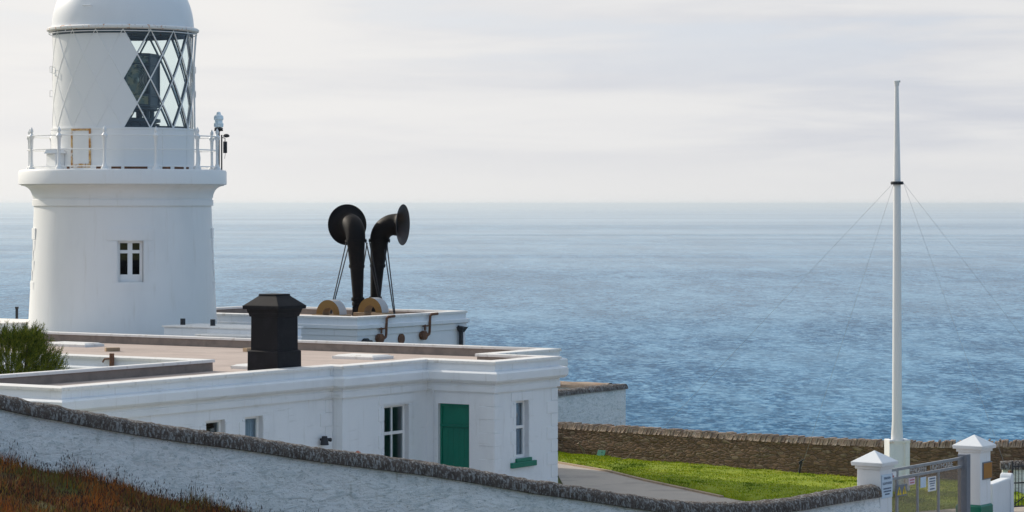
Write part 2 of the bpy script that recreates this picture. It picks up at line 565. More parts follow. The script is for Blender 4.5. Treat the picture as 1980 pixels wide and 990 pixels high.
def sweep(mb, poly, prof, closed=True, mi=0):
    """sweep a profile of (outward offset, z) round a counter-clockwise plan polygon with mitred corners"""
    n = len(poly)
    off = []
    for k in range(n):
        p = Vector(poly[k])
        d0 = (p - Vector(poly[k - 1])).normalized() if (closed or k > 0) else None
        d1 = (Vector(poly[(k + 1) % n]) - p).normalized() if (closed or k < n - 1) else None
        d0 = d0 or d1
        d1 = d1 or d0
        n0 = Vector((d0.y, -d0.x))
        n1 = Vector((d1.y, -d1.x))
        b = (n0 + n1)
        b = b / max(.2, b.dot(n0))
        off.append((p, b))
    i = len(mb.v)
    L = len(prof)
    for (p, b) in off:
        for (o, z) in prof:
            q = p + b * o
            mb.v.append((q.x, q.y, z))
    for k in range(n if closed else n - 1):
        k2 = (k + 1) % n
        for j in range(L - 1):
            mb.f.append((i + k * L + j, i + k2 * L + j, i + k2 * L + j + 1, i + k * L + j + 1))
            mb.m.append(mi)


def facade(mb, p0, p1, z0, z1, ops=(), depth=.18, mi=0, rmi=0):
    """flat wall from p0 to p1 (outside on the right of the travel) with rectangular openings and reveals"""
    p0 = Vector(p0)
    p1 = Vector(p1)
    d = (p1 - p0)
    Ln = d.length
    d = d / Ln
    nin = Vector((-d.y, d.x))
    ss = sorted({0, Ln, *[q for o in ops for q in o[:2]]})
    zs = sorted({z0, z1, *[q for o in ops for q in o[2:]]})

    def P(s_, z, k=0):
        q = p0 + d * s_ + nin * k
        return (q.x, q.y, z)
    for a, b in zip(ss, ss[1:]):
        for c, e in zip(zs, zs[1:]):
            sm, zm = (a + b) / 2, (c + e) / 2
            if any(o[0] < sm < o[1] and o[2] < zm < o[3] for o in ops):
                continue
            mb.quad(P(a, c), P(b, c), P(b, e), P(a, e), mi)
    for (a, b, c, e) in ops:
        mb.quad(P(a, c), P(a, c, depth), P(a, e, depth), P(a, e), rmi)
        mb.quad(P(b, c), P(b, e), P(b, e, depth), P(b, c, depth), rmi)
        mb.quad(P(a, e), P(a, e, depth), P(b, e, depth), P(b, e), rmi)
        mb.quad(P(a, c), P(b, c), P(b, c, depth), P(a, c, depth), rmi)


def frameM(o, ax, ay, az):
    M = Matrix.Identity(4)
    for k, a in enumerate((ax, ay, az)):
        for r in range(3):
            M[r][k] = a[r]
    for r in range(3):
        M[r][3] = o[r]
    return M


def at(px, Y, z=0.0):
    """ground position seen at photo column px and distance Y"""
    return Vector(((px - 990) / F * Y, Y, z))


# ================================================================== SETTING
UA = R_(57)                                   # heading of the long wall of the buildings
U = Vector((math.cos(UA), math.sin(UA), 0))
V = Vector((-math.sin(UA), math.cos(UA), 0))
O = Vector((-2.03, 66.3, 0))


def uv(u, v, z=0):
    return O + U * u + V * v + Vector((0, 0, z))


# sea
mb = MB()
n = 160
rs = [200, 1500, 8000, 44000, 176000]
i0 = 0
mb.v.append((0, 300, -58))
for r in rs:
    for k in range(n):
        a = 2 * math.pi * k / n
        mb.v.append((r * math.cos(a), r * math.sin(a) + (300 if r < 2000 else 0), -58))
for k in range(n):
    mb.f.append((0, 1 + k, 1 + (k + 1) % n))
    mb.m.append(0)
for q in range(len(rs) - 1):
    for k in range(n):
        k2 = (k + 1) % n
        mb.f.append((1 + q * n + k, 1 + (q + 1) * n + k, 1 + (q + 1) * n + k2, 1 + q * n + k2))
        mb.m.append(0)
tag(mb.build('sea', SEA, weld=False), None, None, kind='structure')

# headland: plateau round the lighthouse that falls away as a cliff to the sea
WALLP = [(-3.5, 86.2), (-1.0, 84.0), (1.37, 82.0), (9.17, 75.0), (13.6, 73.3), (20, 71.2), (30, 68.2)]   # sea wall line


def cliff_y(x):
    pts = [(-200, 60), (-60, 92), (-30, 106), (-12, 106), (-2, 96), (5, 90.5), (9.2, 79), (13.6, 77), (30, 72), (60, 60), (200, 20)]
    for (a, b) in zip(pts, pts[1:]):
        if a[0] <= x <= b[0]:
            return a[1] + (b[1] - a[1]) * (x - a[0]) / (b[0] - a[0])
    return 40


mb = MB()
xs = [-200, -120, -80, -60] + [-40 + 2 * k for k in range(51)] + [80, 120, 200]
prof = [(-1, 0), (-.3, 0), (0, -.1), (1.5, -1.5), (3, -6), (6, -14), (9, -24), (14, -36), (20, -50), (30, -62)]
rows = []
for x in xs:
    cy = cliff_y(x)
    row = [(x, y, -.03) for y in (-60, -20, 0, 20, 40, 48, 54, 58)]
    row = [q for q in row if q[1] < cy - 3]
    while len(row) < 8:
        row.append((x, row[-1][1] + .2, -.03))
    for k in range(1, 8):
        yy = row[7][1] + (cy - row[7][1]) * k / 8
        row.append((x, yy, -.03))
    for (dy, dz) in prof[2:]:
        j = mnoise.noise((x * .11, dy * .2, 3)) * min(3, dy * .4 + .01)
        row.append((x, cy + dy + j, -.03 + dz))
    rows.append(row)
L = len(rows[0])
for r in rows:
    mb.v += r
for a in range(len(rows) - 1):
    for k in range(L - 1):
        mb.f.append((a * L + k, (a + 1) * L + k, (a + 1) * L + k + 1, a * L + k + 1))
        mb.m.append(0)
tag(mb.build('ground', EARTH, weld=False), None, None, kind='structure')

# driveway
dr = [at(1078, 79.8), at(1180, 77.0), at(1250, 74.6), at(1330, 72.5), at(1400, 70.5), at(1460, 69.0), at(1560, 67.4), at(1660, 66.8), at(1735, 66.5),
      at(1790, 67.1), at(1860, 67.8), Vector((16, 68.1, 0)), Vector((16, 52, 0)), Vector((6, 52, 0)), Vector((2, 58, 0)), uv(-13, -.6), uv(-3.2, -.4), uv(-.2, -.4),
      uv(-.2, -2), uv(2.8, -2), uv(5.83, -.3), uv(10.1, 2.7), uv(13.0, 4.6)]
mb = MB()
mb.ngon([(q.x, q.y, .0) for q in dr])
tag(mb.build('driveway', DRIVE), None, None, kind='structure')

# lawn with a gentle crown
lawn_edge = [(1050, 79.6), (1080, 78.9), (1180, 76.3), (1250, 73.8), (1330, 71.5), (1400, 69.6), (1460, 68.2), (1560, 66.9), (1660, 66.2), (1735, 65.9), (1790, 66.5), (1860, 67.2), (2000, 67.6)]


def wall_y(x):
    for (a, b) in zip(WALLP, WALLP[1:]):
        if a[0] <= x <= b[0]:
            return a[1] + (b[1] - a[1]) * (x - a[0]) / (b[0] - a[0])
    return 70


LE = [at(*q) for q in lawn_edge]


def lawn_y0(x):
    for (a, b) in zip(LE, LE[1:]):
        if a.x <= x <= b.x:
            return a.y + (b.y - a.y) * (x - a.x) / (b.x - a.x)
    return LE[0].y if x < LE[0].x else LE[-1].y


def lawn_z(x, y):
    y0, y1 = lawn_y0(x), wall_y(x)
    t = max(0, min(1, (y - y0) / max(.1, y1 - y0)))
    e = min(1, (y - y0) / .25)
    return .015 + .09 * max(0, e) * (1 - t) + .06 * math.sin(math.pi * t) + .05 * mnoise.noise((x * .7, y * .7, 0)) + .03 * mnoise.noise((x * 2.2, y * 2.2, 5))


mb = MB()
nx, ny = 90, 40
x0, x1 = LE[0].x, LE[-1].x
for a in range(nx + 1):
    x = x0 + (x1 - x0) * a / nx
    for b in range(ny + 1):
        y0 = lawn_y0(x) + .12 * mnoise.noise((x * 1.7, 0, 0))
        y = y0 + (wall_y(x) - .05 - y0) * (b / ny) ** 1.3
        mb.v.append((x, y, lawn_z(x, y) if b else -.05))
for a in range(nx):
    for b in range(ny):
        k = a * (ny + 1) + b
        mb.f.append((k, k + ny + 1, k + ny + 2, k + 1))
        mb.m.append(0)
tag(mb.build('lawn', LAWN, smooth=True, weld=False), None, None, kind='structure')

# pale edging between driveway and lawn
mb = MB()
for a, b in zip(LE[1:5], LE[2:6]):
    d = (b - a).normalized()
    nn = Vector((-d.y, d.x, 0)) * .05
    q = [a - nn, b - nn, b + nn, a + nn]
    M = frameM(a, d, Vector((-d.y, d.x, 0)), (0, 0, 1))
    mb.box(0, (b - a).length - .01, -.09, .0, -.04, .045, 0, M)
tag(mb.build('kerb', EDGE, weld=False), None, None, kind='structure')

# grass blades on the lawn
rng = np.random.default_rng(3)


def blades(name, pts, hmin, hmax, width, mats, weights, lean=.5, heads=None):
    N = len(pts)
    P = np.array(pts, dtype=float)
    h = rng.uniform(hmin, hmax, N)
    mi = rng.choice(len(weights), N, p=np.array(weights) / sum(weights))
    if name == 'heath_grass':                 # clumps of rust, olive and orange tussocks
        for k in range(N):
            q = mnoise.noise((P[k, 0] * .75, P[k, 1] * .5, 40))
            q2 = mnoise.noise((P[k, 0] * .9, P[k, 1] * .6, 71))
            if q > .16 and random.random() < .75:
                mi[k] = 3 if random.random() < .65 else 1
            elif q2 > .12 and random.random() < .55:
                mi[k] = 2
            elif q < -.2 and random.random() < .6:
                mi[k] = 1
    if name in ('heath_grass', 'seeding_stalk'):
        for k in range(N):
            h[k] *= .62 + 1.0 * max(-.3, mnoise.noise((P[k, 0] * 1.5, P[k, 1] * 1.1, 15)))
    if name == 'grass':
        for k in range(N):
            q = mnoise.noise((P[k, 0] * .9, P[k, 1] * .45, 20)) + .5 * mnoise.noise((P[k, 0] * 2.6, P[k, 1] * 1.2, 8))
            if q > .45:
                mi[k] = 2
                h[k] *= 1.3
            elif q < -.25 and random.random() < .7:
                mi[k] = 1
    a = rng.uniform(0, 2 * np.pi, N)
    w_ = width * rng.uniform(.6, 1.3, N)
    ld = rng.uniform(0, 2 * np.pi, N)
    lm = rng.uniform(.05, lean, N) * h
    side = np.stack([np.cos(a) * w_, np.sin(a) * w_, np.zeros(N)], 1)
    ln = np.stack([np.cos(ld) * lm, np.sin(ld) * lm, np.zeros(N)], 1)
    up = np.stack([np.zeros(N), np.zeros(N), h], 1)
    v = np.empty((N, 5, 3))
    v[:, 0] = P - side
    v[:, 1] = P + side
    v[:, 2] = P + side * .7 + up * .55 + ln * .3
    v[:, 3] = P - side * .7 + up * .55 + ln * .3
    v[:, 4] = P + up * .97 + ln
    verts = v.reshape(-1, 3)
    base = np.arange(N) * 5
    faces = [(b, b + 1, b + 2, b + 3) for b in base] + [(b + 3, b + 2, b + 4) for b in base]
    mis = list(mi) + list(mi)
    me = bpy.data.meshes.new(name)
    allv = verts.tolist()
    if heads:
        hi, hs, hmi = heads
        sel = np.nonzero(rng.random(N) < hi)[0]
        for k in sel:
            t = Vector(v[k, 4])
            hh = hs * random.uniform(.6, 1.5)
            dd = Vector((random.uniform(-.4, .4), random.uniform(-.4, .4), 1)).normalized() * hh
            r = hh * .16
            i = len(allv)
            allv += [tuple(t - dd * .3), tuple(t + dd * .2 + Vector((r, 0, 0))), tuple(t + dd * .2 + Vector((-r * .5, r * .86, 0))),
                     tuple(t + dd * .2 + Vector((-r * .5, -r * .86, 0))), tuple(t + dd)]
            for f in ((0, 1, 2), (0, 2, 3), (0, 3, 1), (4, 2, 1), (4, 3, 2), (4, 1, 3)):
                faces.append(tuple(i + q for q in f))
                mis.append(hmi)
    me.from_pydata(allv, [], faces)
    for q in mats:
        me.materials.append(q)
    me.polygons.foreach_set('material_index', np.array(mis, dtype=np.int32))
    me.update()
    o = bpy.data.objects.new(name, me)
    C.objects.link(o)
    return o


pts = []
while len(pts) < 42000:
    x = random.uniform(x0, x1)
    t = random.random() ** 1.2
    y = lawn_y0(x) + (wall_y(x) - lawn_y0(x)) * t
    if mnoise.noise((x * 1.1, y * 1.1, 9)) < -.35 and random.random() < .7:
        continue
    pts.append((x, y, lawn_z(x, y) - .01))
g = blades('grass', pts, .02, .06, .009, GRASSM, (5, 3, 1.6), .9)
tag(g, 'short bright green grass of the lawn in front of the brown stone wall', 'grass', kind='stuff')


# hillside on the camera's side of the white wall
def hill_z(x, y):
    zA = max(0.0, min(6.0, 2.54 - .265 * (x + 8.4)))
    if y >= 46:
        z = zA
    else:
        t = (46 - y) / 46
        z = zA * (1 - t) + 5.75 * t
    e = 1
    return z + e * (.10 * mnoise.noise((x * .6, y * .6, 1)) + .05 * mnoise.noise((x * 1.9, y * 1.9, 2))) * (1 if zA > .2 else 0)


WP = [(-190, 48.6, 727), (0, 50, 763), (100, 50.4, 782), (200, 50.8, 801), (300, 51.2, 818), (400, 51.6, 832), (500, 52.1, 846), (600, 52.5, 862), (700, 52.9, 875),
      (820, 53.4, 891), (920, 53.9, 907), (1020, 54.4, 925), (1078, 54.7, 933), (1220, 55.4, 955), (1290, 55.8, 965), (1342, 56.1, 968.5), (1400, 56.5, 969.5), (1467, 57.0, 967),
      (1530, 57.7, 960), (1592, 58.4, 949), (1655, 59.2, 939), (1684, 59.65, 935)]
WPT = [(at(a, b).x, b, CAMZ - (c - 388) * b / F) for (a, b, c) in WP]


def cr(P, n):
    out = []
    for k in range(len(P) - 1):
        p0, p1, p2, p3 = (Vector(P[max(k - 1, 0)]), Vector(P[k]), Vector(P[k + 1]), Vector(P[min(k + 2, len(P) - 1)]))
        for j in range(n):
            t = j / n
            out.append(.5 * ((2 * p1) + (p2 - p0) * t + (2 * p0 - 5 * p1 + 4 * p2 - p3) * t * t + (3 * p1 - p0 - 3 * p2 + p3) * t ** 3))
    out.append(Vector(P[-1]))
    return out


WS = cr(WPT, 14)


def fw_y(x):
    for a, b in zip(WS, WS[1:]):
        if a.x <= x <= b.x:
            return a.y + (b.y - a.y) * (x - a.x) / (b.x - a.x)
    return WS[0].y if x < WS[0].x else 60


mb = MB()
hx = [-60, -45, -35, -28] + [-24 + .5 * k for k in range(73)] + [14, 18, 26, 40, 60]
ht = [0, .1, .2, .3, .4, .5, .58, .66, .72, .77] + [.8 + .2 * k / 24 for k in range(25)]
for x in hx:
    ye = fw_y(x) + .1 if x < 7.5 else 54
    for t in ht:
        y = -25 + (ye + 25) * t
        mb.v.append((x, y, hill_z(x, y) if t < 1 else hill_z(x, y) - .2))
L = len(ht)
for a in range(len(hx) - 1):
    for k in range(L - 1):
        mb.f.append((a * L + k, (a + 1) * L + k, (a + 1) * L + k + 1, a * L + k + 1))
        mb.m.append(0)
tag(mb.build('hillside', HILL, smooth=True, weld=False), None, None, kind='structure')

pts, pts2 = [], []
while len(pts) < 60000:
    y = random.uniform(37, 53.5)
    x = random.uniform(-.215 * y, -.03 * y)
    if y > fw_y(x) - .2:
        continue
    pts.append((x, y, hill_z(x, y) - .03))
hb = blades('heath_grass', pts, .1, .34, .0075, HEATHM, (4.2, 4.4, .7, 2.4, .001, .5), .9)
PATCH = {}
tag(hb, 'rust red and olive heath grass in front of the white boundary wall', 'heath grass', kind='stuff')
while len(pts2) < 5200:
    y = random.uniform(42, 53)
    x = random.uniform(-.2 * y, -.035 * y)
    if y > fw_y(x) - .4 or mnoise.noise((x * .8, y * .8, 4)) < -.25:
        continue
    pts2.append((x, y, hill_z(x, y)))
hb2 = blades('seeding_stalk', pts2, .25, .52, .0045, HEATHM, (2, 5, .5, .6, 3, .6), .45, heads=(.85, .042, 4))
tag(hb2, 'thin dark stalks with seed heads standing above the red heath grass', 'seed stalks', kind='stuff')


# ================================================================== FOREGROUND WALL
wt = thing('boundary_wall', 'long white limewashed wall with rounded lichen coping running down to the gate', 'wall', tuple(Vector((WS[0].x, WS[0].y, 0))))
wo_ = Vector(wt.location)
face = MB()
cop = MB()
HALF = .23
rows_f, rows_c = [], []
acc = 0
dense = cr([tuple(q) for q in WS], 2)
prev = dense[0]
for k, q in enumerate(dense):
    acc += (q - prev).length
    prev = q
    d = (dense[min(k + 1, len(dense) - 1)] - dense[max(k - 1, 0)])
    d.z = 0
    d.normalize()
    nrm = Vector((d.y, -d.x, 0))             # towards the camera
    zb = q.z - .30
    lo = min(hill_z(q.x, q.y) - .6, -.2)
    col = []
    for j in range(25):
        z = zb + .03 - (zb - lo) * (j / 24)
        dd = .03 * mnoise.noise((acc * 1.3, z * 3.2, 1)) + .018 * mnoise.noise((acc * 4, z * 8, 2))
        col.append(Vector((q.x, q.y, z)) + nrm * (HALF - .03 + dd + .13 * (zb - z)) - wo_)
    col.append(Vector((q.x, q.y, lo)) - nrm * HALF - wo_)
    col.append(Vector((q.x, q.y, zb + .03)) - nrm * HALF - wo_)
    rows_f.append(col)
    cc = []
    NP = 16
    bl = .009 * math.sin(acc * 13 + 2 * math.sin(acc * 3.1))
    for j in range(NP + 1):
        th = math.pi * j / NP
        r1 = HALF + .05
        px_, pz_ = math.cos(th) * r1, math.sin(th) ** .62 * .255
        nz = .018 * mnoise.noise((acc * 2.4, th * 1.3, 7)) + .02 * mnoise.noise((acc * 9, th * 3.5, 8)) + bl * math.sin(th + .6)
        sc_ = 1 + nz / .27
        cc.append(Vector((q.x, q.y, zb + .015 + pz_ * sc_)) + nrm * px_ * (1 + nz) - wo_)
    cc.append(Vector((q.x, q.y, zb)) - nrm * (HALF - .02) - wo_)
    cc.append(Vector((q.x, q.y, zb)) + nrm * (HALF - .02) - wo_)
    rows_c.append(cc)
for rows_, m_ in ((rows_f, face), (rows_c, cop)):
    L = len(rows_[0])
    for r in rows_:
        m_.v += [tuple(q) for q in r]
    for a in range(len(rows_) - 1):
        for k in range(L):
            k2 = (k + 1) % L
            m_.f.append((a * L + k, (a + 1) * L + k, (a + 1) * L + k2, a * L + k2))
            m_.m.append(0)
    m_.f.append(tuple(range(L)))
    m_.m.append(0)
    m_.f.append(tuple(range((len(rows_) - 1) * L, len(rows_) * L)))
    m_.m.append(0)
face.build('wall_face', LIME, wt, smooth=True)
cop.build('coping', COPEL, wt, smooth=True)

# ================================================================== STONE SEA WALL
st = thing('sea_wall', 'low brown rubble stone wall between the green lawn and the sea', 'wall', (WALLP[1][0], WALLP[1][1], 0))
so = Vector(st.location)
zt = {0: .92, 1: .92, 2: .92, 3: 1.01, 4: 1.12, 5: 1.16, 6: 1.2}
P3 = [(p[0], p[1], zt[k]) for k, p in enumerate(WALLP)]
path = cr(P3, 30)
fb, cb = MB(), MB()
rows_ = []
acc = 0
prev = path[0]
slabs = []
for k, q in enumerate(path):
    acc += (q - prev).length
    prev = q
    d = (path[min(k + 1, len(path) - 1)] - path[max(k - 1, 0)])
    d.z = 0
    d.normalize()
    nrm = Vector((d.y, -d.x, 0))
    col = []
    top = q.z - .16
    for j in range(13):
        z = top - (top + .2) * j / 12
        dd = .03 * mnoise.noise((acc * 2.2, z * 5, 11)) + .02 * mnoise.noise((acc * 6, z * 12, 4))
        col.append(Vector((q.x, q.y, z)) + nrm * (.22 + dd) - so)
    col.append(Vector((q.x, q.y, -1.6)) - nrm * .22 - so)
    col.append(Vector((q.x, q.y, top)) - nrm * .22 - so)
    rows_.append(col)
L = len(rows_[0])
for r in rows_:
    fb.v += [tuple(q) for q in r]
for a in range(len(rows_) - 1):
    for k in range(L):
        k2 = (k + 1) % L
        fb.f.append((a * L + k, (a + 1) * L + k, (a + 1) * L + k2, a * L + k2))
        fb.m.append(0)
fb.build('wall_face', STONE, st, smooth=True)
# upright coping stones along the top
k, s_ = 0, 0.0
cum = [0]
for a, b in zip(path, path[1:]):
    cum.append(cum[-1] + (b - a).length)
seg = 0
while s_ < cum[-1] - .2:
    wd = random.uniform(.035, .085)
    while cum[seg + 1] < s_:
        seg += 1
    t = (s_ - cum[seg]) / (cum[seg + 1] - cum[seg])
    q = path[seg].lerp(path[seg + 1], t)
    d = (path[seg + 1] - path[seg])
    d.z = 0
    d.normalize()
    nrm = Vector((d.y, -d.x, 0))
    lean = random.uniform(.05, .35)
    up = (Vector((0, 0, 1)) + d * lean).normalized()
    h = random.uniform(.13, .2)
    M = frameM(q - so + Vector((0, 0, -.18)) + nrm * random.uniform(-.02, .02), d, -nrm, up)
    hw = random.uniform(.2, .26)
    i = len(cb.v)
    for (xx, yy, zz) in ((0, -hw, 0), (wd, -hw, 0), (wd, hw, 0), (0, hw, 0), (.01, -hw * .72, h), (wd * .85, -hw * .66, h * random.uniform(.85, 1)), (wd * .85, hw * .7, h), (.01, hw * .6, h)):
        cb.v.append(tuple(M @ Vector((xx, yy, zz))))
    for f in ((0, 3, 2, 1), (4, 5, 6, 7), (0, 1, 5, 4), (1, 2, 6, 5), (2, 3, 7, 6), (3, 0, 4, 7)):
        cb.f.append(tuple(i + q_ for q_ in f))
        cb.m.append(0)
    s_ += wd + .008
cb.build('coping', SLAB, st, weld=False)

# white walled yard beyond the sea wall, with a corner to the sea
yc = Vector((3.54, 87, 0))
yw = thing('yard_wall', 'small white walled yard with dark coping beyond the stone wall, beside the sea', 'wall', tuple(yc), UA)
mb = MB()
mb.box(-4.9, 0, 0, .4, -2.4, 1.56)
mb.box(-.4, 0, .4, 8, -2.4, 1.56)
mb.build('wall_face', LIME, yw)
mb = MB()
for (xa, xb, ya, yb) in ((-4.95, .06, -.06, .46), (-.46, .06, .46, 8.05)):
    nseg = 26
    along = xb - xa > yb - ya
    L = (xb - xa) if along else (yb - ya)
    prevr = None
    for k in range(nseg + 1):
        s_ = L * k / nseg
        ring = []
        for j in range(9):
            th = math.pi * j / 8
            r = .26 * math.cos(th)
            z = 1.555 + .17 * math.sin(th) ** .7 * (1 + .25 * mnoise.noise((s_ * 5, th, 3 + xa)))
            ring.append((xa + s_, (ya + yb) / 2 + r, z) if along else ((xa + xb) / 2 + r, ya + s_, z))
        i = len(mb.v)
        mb.v += ring
        if k:
            for j in range(8):
                mb.f.append((i - 9 + j, i + j, i + j + 1, i - 8 + j))
                mb.m.append(0 if along else 1)
        else:
            mb.f.append(tuple(range(i, i + 9)))
            mb.m.append(0)
    mb.f.append(tuple(range(i, i + 9)))
    mb.m.append(0)
mb.build('coping', [COPEL, SLAB], yw, smooth=True)

# ================================================================== LOW BUILDING
bd = thing('station_building', 'white flat roofed keepers building with green door and moulded cornice in front of the lighthouse', 'building', tuple(O), UA)
POLY = [(-12.44, .28), (-3.35, .28), (-3.35, 0), (0, 0), (0, -1.93), (2.75, -1.93), (2.75, 0), (5.83, 0), (5.83, 18.6), (-3.26, 18.6), (-3.26, 4.28), (-12.44, 4.28)]
ZC = 2.9
A1 = [(4.55, 5.2, .9, 2.66), (5.89, 6.52, .9, 2.66)]
OPS = {0: A1, 2: [(1.615, 2.612, .9, 2.62)], 3: [(.33, 1.22, .05, 2.6)], 4: [(.92, 1.48, 1.3, 2.65)]}
mb = MB()
for k in range(len(POLY)):
    facade(mb, POLY[k], POLY[(k + 1) % len(POLY)], -.3, ZC, OPS.get(k, ()), .17, 0, 1)
mb.build('wall', [WALLW, REVEAL], bd)
mb = MB()
sweep(mb, POLY, [(0, ZC), (.06, ZC + .006), (.06, 3.04), (.045, 3.06), (.045, 3.11), (.13, 3.118), (.17, 3.15), (.2, 3.19), (.2, 3.35), (.175, 3.38), (.05, 3.405), (.05, 3.56)])
mb.build('cornice', WALLW, bd)
mb = MB()
sweep(mb, POLY, [(.05, 3.56), (.085, 3.562), (.085, 3.62), (.07, 3.634), (-.26, 3.645), (-.275, 3.63), (-.275, 3.575), (-.235, 3.573)])
mb.build('coping', COPEW, bd)
mb = MB()
sweep(mb, POLY, [(-.235, 3.573), (-.24, 3.3)])
mb.build('parapet', PARAB, bd)


def inset(poly, d):
    t = MB()
    sweep(t, poly, [(-d, 0), (-d, 1)])
    return [(q[0], q[1]) for q in t.v[::2]]


mb = MB()
mb.ngon([(x, y, 3.37) for (x, y) in inset(POLY, .2)])
roof = mb.build('roof', ROOFB, bd)

# raised quoins and window surrounds
mb = MB()


def raised(k, s0, s1, z0, z1, t=.018):
    mb = MB()
    p0, p1 = Vector(POLY[k]), Vector(POLY[(k + 1) % len(POLY)])
    d = (p1 - p0).normalized()
    nn = Vector((d.y, -d.x))
    M = frameM((p0.x, p0.y, 0), (d.x, d.y, 0), (nn.x, nn.y, 0), (0, 0, 1))
    mb.box(s0, s1, -.01, t, z0, z1, 0, M)
    mb.build('quoin', WALLW, bd, bevel=.005)


z = .1
j = 0
while z < 2.78:
    h = .31
    z1 = min(z + h - .012, 2.86)
    wl, ws = .46, .27
    a, b = (wl, ws) if j % 2 else (ws, wl)
    raised(4, 2.75 - a, 2.75 + .018, z, z1)
    raised(4, 0, .16 + .12 * (j % 2), z, z1)
    raised(3, 1.93 - .22 - .2 * (j % 2), 1.93, z, z1)
    raised(0, 0, b, z, z1)
    raised(0, 9.09 - a, 9.07, z, z1)
    if .8 < z:
        for (kk, s0, s1) in ((2, 1.615, 2.612), (4, .92, 1.48)):
            e = .12 + .1 * (j % 2)
            raised(kk, s0 - e, s0 - .004, z, min(z1, 2.62))
            raised(kk, s1 + .004, s1 + e, z, min(z1, 2.62))
        for (s0, s1, _, _) in A1:
            raised(0, s0 - .1 - .1 * (j % 2), s0 - .004, z, min(z1, 2.62))
            raised(0, s1 + .004, s1 + .1 + .1 * (j % 2), z, min(z1, 2.62))
    z += h
    j += 1
for (kk, s0, s1) in ((2, 1.615, 2.612), (4, .92, 1.48)):
    raised(kk, s0 - .2, s1 + .2, 2.655, 2.86)


def wmat(k, s, z=0, back=.0):
    p0, p1 = Vector(POLY[k]), Vector(POLY[(k + 1) % len(POLY)])
    d = (p1 - p0).normalized()
    nin = Vector((-d.y, d.x))
    q = p0 + d * s + nin * back
    return frameM((q.x, q.y, z), (d.x, d.y, 0), (nin.x, nin.y, 0), (0, 0, 1))


def sash(k, s0, s1, z0, z1, split, cols, curtain=None, panes=True):
    M = wmat(k, s0, z0, .12)
    w_, h_ = s1 - s0, z1 - z0
    f = MB()
    t = .06
    f.box(0, t, 0, .06, 0, h_, 0, M)
    f.box(w_ - t, w_, 0, .06, 0, h_, 0, M)
    f.box(t, w_ - t, 0, .06, 0, t, 0, M)
    f.box(t, w_ - t, 0, .06, h_ - t, h_, 0, M)
    f.box(t, w_ - t, .004, .056, split - .035, split + .035, 0, M)
    for c in range(1, cols):
        x = w_ * c / cols
        f.box(x - .022, x + .022, .008, .052, t, split - .035, 0, M)
        f.box(x - .022, x + .022, .008, .052, split + .035, h_ - t, 0, M)
    fo = f.build('window', FRAMEW, bd)
    p = MB()
    p.box(t, w_ - t, .028, .034, t, h_ - t, 0, M)
    p.build('pane', PANE, fo)
    if curtain:
        cmb = MB()
        for (ca, cb_) in curtain:
            ns = 24
            for q in range(ns):
                xa, xb = ca + (cb_ - ca) * q / ns, ca + (cb_ - ca) * (q + 1) / ns
                ya, yb = .09 + .018 * math.sin(q * 1.7), .09 + .018 * math.sin((q + 1) * 1.7)
                cmb.quad(M @ Vector((xa, ya, .02)), M @ Vector((xb, yb, .02)), M @ Vector((xb, yb, h_ - .04)), M @ Vector((xa, ya, h_ - .04)))
        cmb.build('curtain', CURT, fo)
    b = MB()                                   # near-black panel, the room's dimness is in its colour
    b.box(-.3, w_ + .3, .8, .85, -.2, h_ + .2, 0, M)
    b.build('dim_room_panel', INTER, fo)
    return fo


sash(2, 1.615, 2.612, .9, 2.62, 1.06, 2)
sash(0, 4.55, 5.2, .9, 2.66, 1.0, 1)
sash(0, 5.89, 6.52, .9, 2.66, .62, 1, [(.05, .6)])
sash(4, .92, 1.48, 1.3, 2.65, .72, 1, [(.06, .5)])
# green stone sill below the right-hand window
M = wmat(4, 1.2, 1.08, 0)
mb = MB()
mb.box(-.52, .52, -.09, .03, 0, .13, 0, M)
mb.box(-.33, .33, -.075, .1, .13, .215, 0, M)
mb.build('window_sill', GREEN, bd, bevel=.012)
# green door with a panelled transom
M = wmat(3, .33, .05, .1)
mb = MB()
mb.box(0, .89, .03, .08, 0, 2.0, 0, M)
mb.box(0, .89, .03, .07, 2.05, 2.55, 0, M)
mb.box(0, .89, -.02, .08, 2.0, 2.05, 0, M)
mb.box(0, .05, -.01, .03, 0, 2.0, 0, M)
mb.box(.84, .89, -.01, .03, 0, 2.0, 0, M)
mb.box(0, .05, -.01, .03, 2.05, 2.55, 0, M)
mb.box(.84, .89, -.01, .03, 2.05, 2.55, 0, M)
mb.box(.05, .84, -.01, .03, 2.48, 2.55, 0, M)
for q in range(5):
    mb.box(.06 + q * .156, .06 + q * .156 + .148, .018, .03, .04, 1.97, 0, M)
dr_ = mb.build('door', GREEN, bd, bevel=.006)
mb = MB()
mb.sphere(M @ Vector((.76, -.03, 1.0)), .035, 8)
mb.build('handle', BRASS, dr_, smooth=True)
# thin conduit under the cornice
mb = MB()
mb.tube([(-3.2, -.03, 2.93), (-.06, -.03, 2.93), (-.06, -.2, 2.93), (-.045, -.24, 2.85), (-.045, -.24, 1.2)], .018, 8)
mb.build('drain_pipe', REVEAL, bd, smooth=True)
# small black wall lamp beside the step
mb = MB()
mb.tube([(-3.8, .28, 1.98), (-3.8, .16, 1.98)], .03, 8)
mb.tube([(-3.8, .17, 1.86), (-3.8, .17, 2.06)], [.1, .06], 12)
mb.tube([(-3.8, .17, 1.99), (-3.65, .1, 1.97)], [.03, .045], 8)
mb.build('wall_lamp', IRONB, bd, smooth=True)
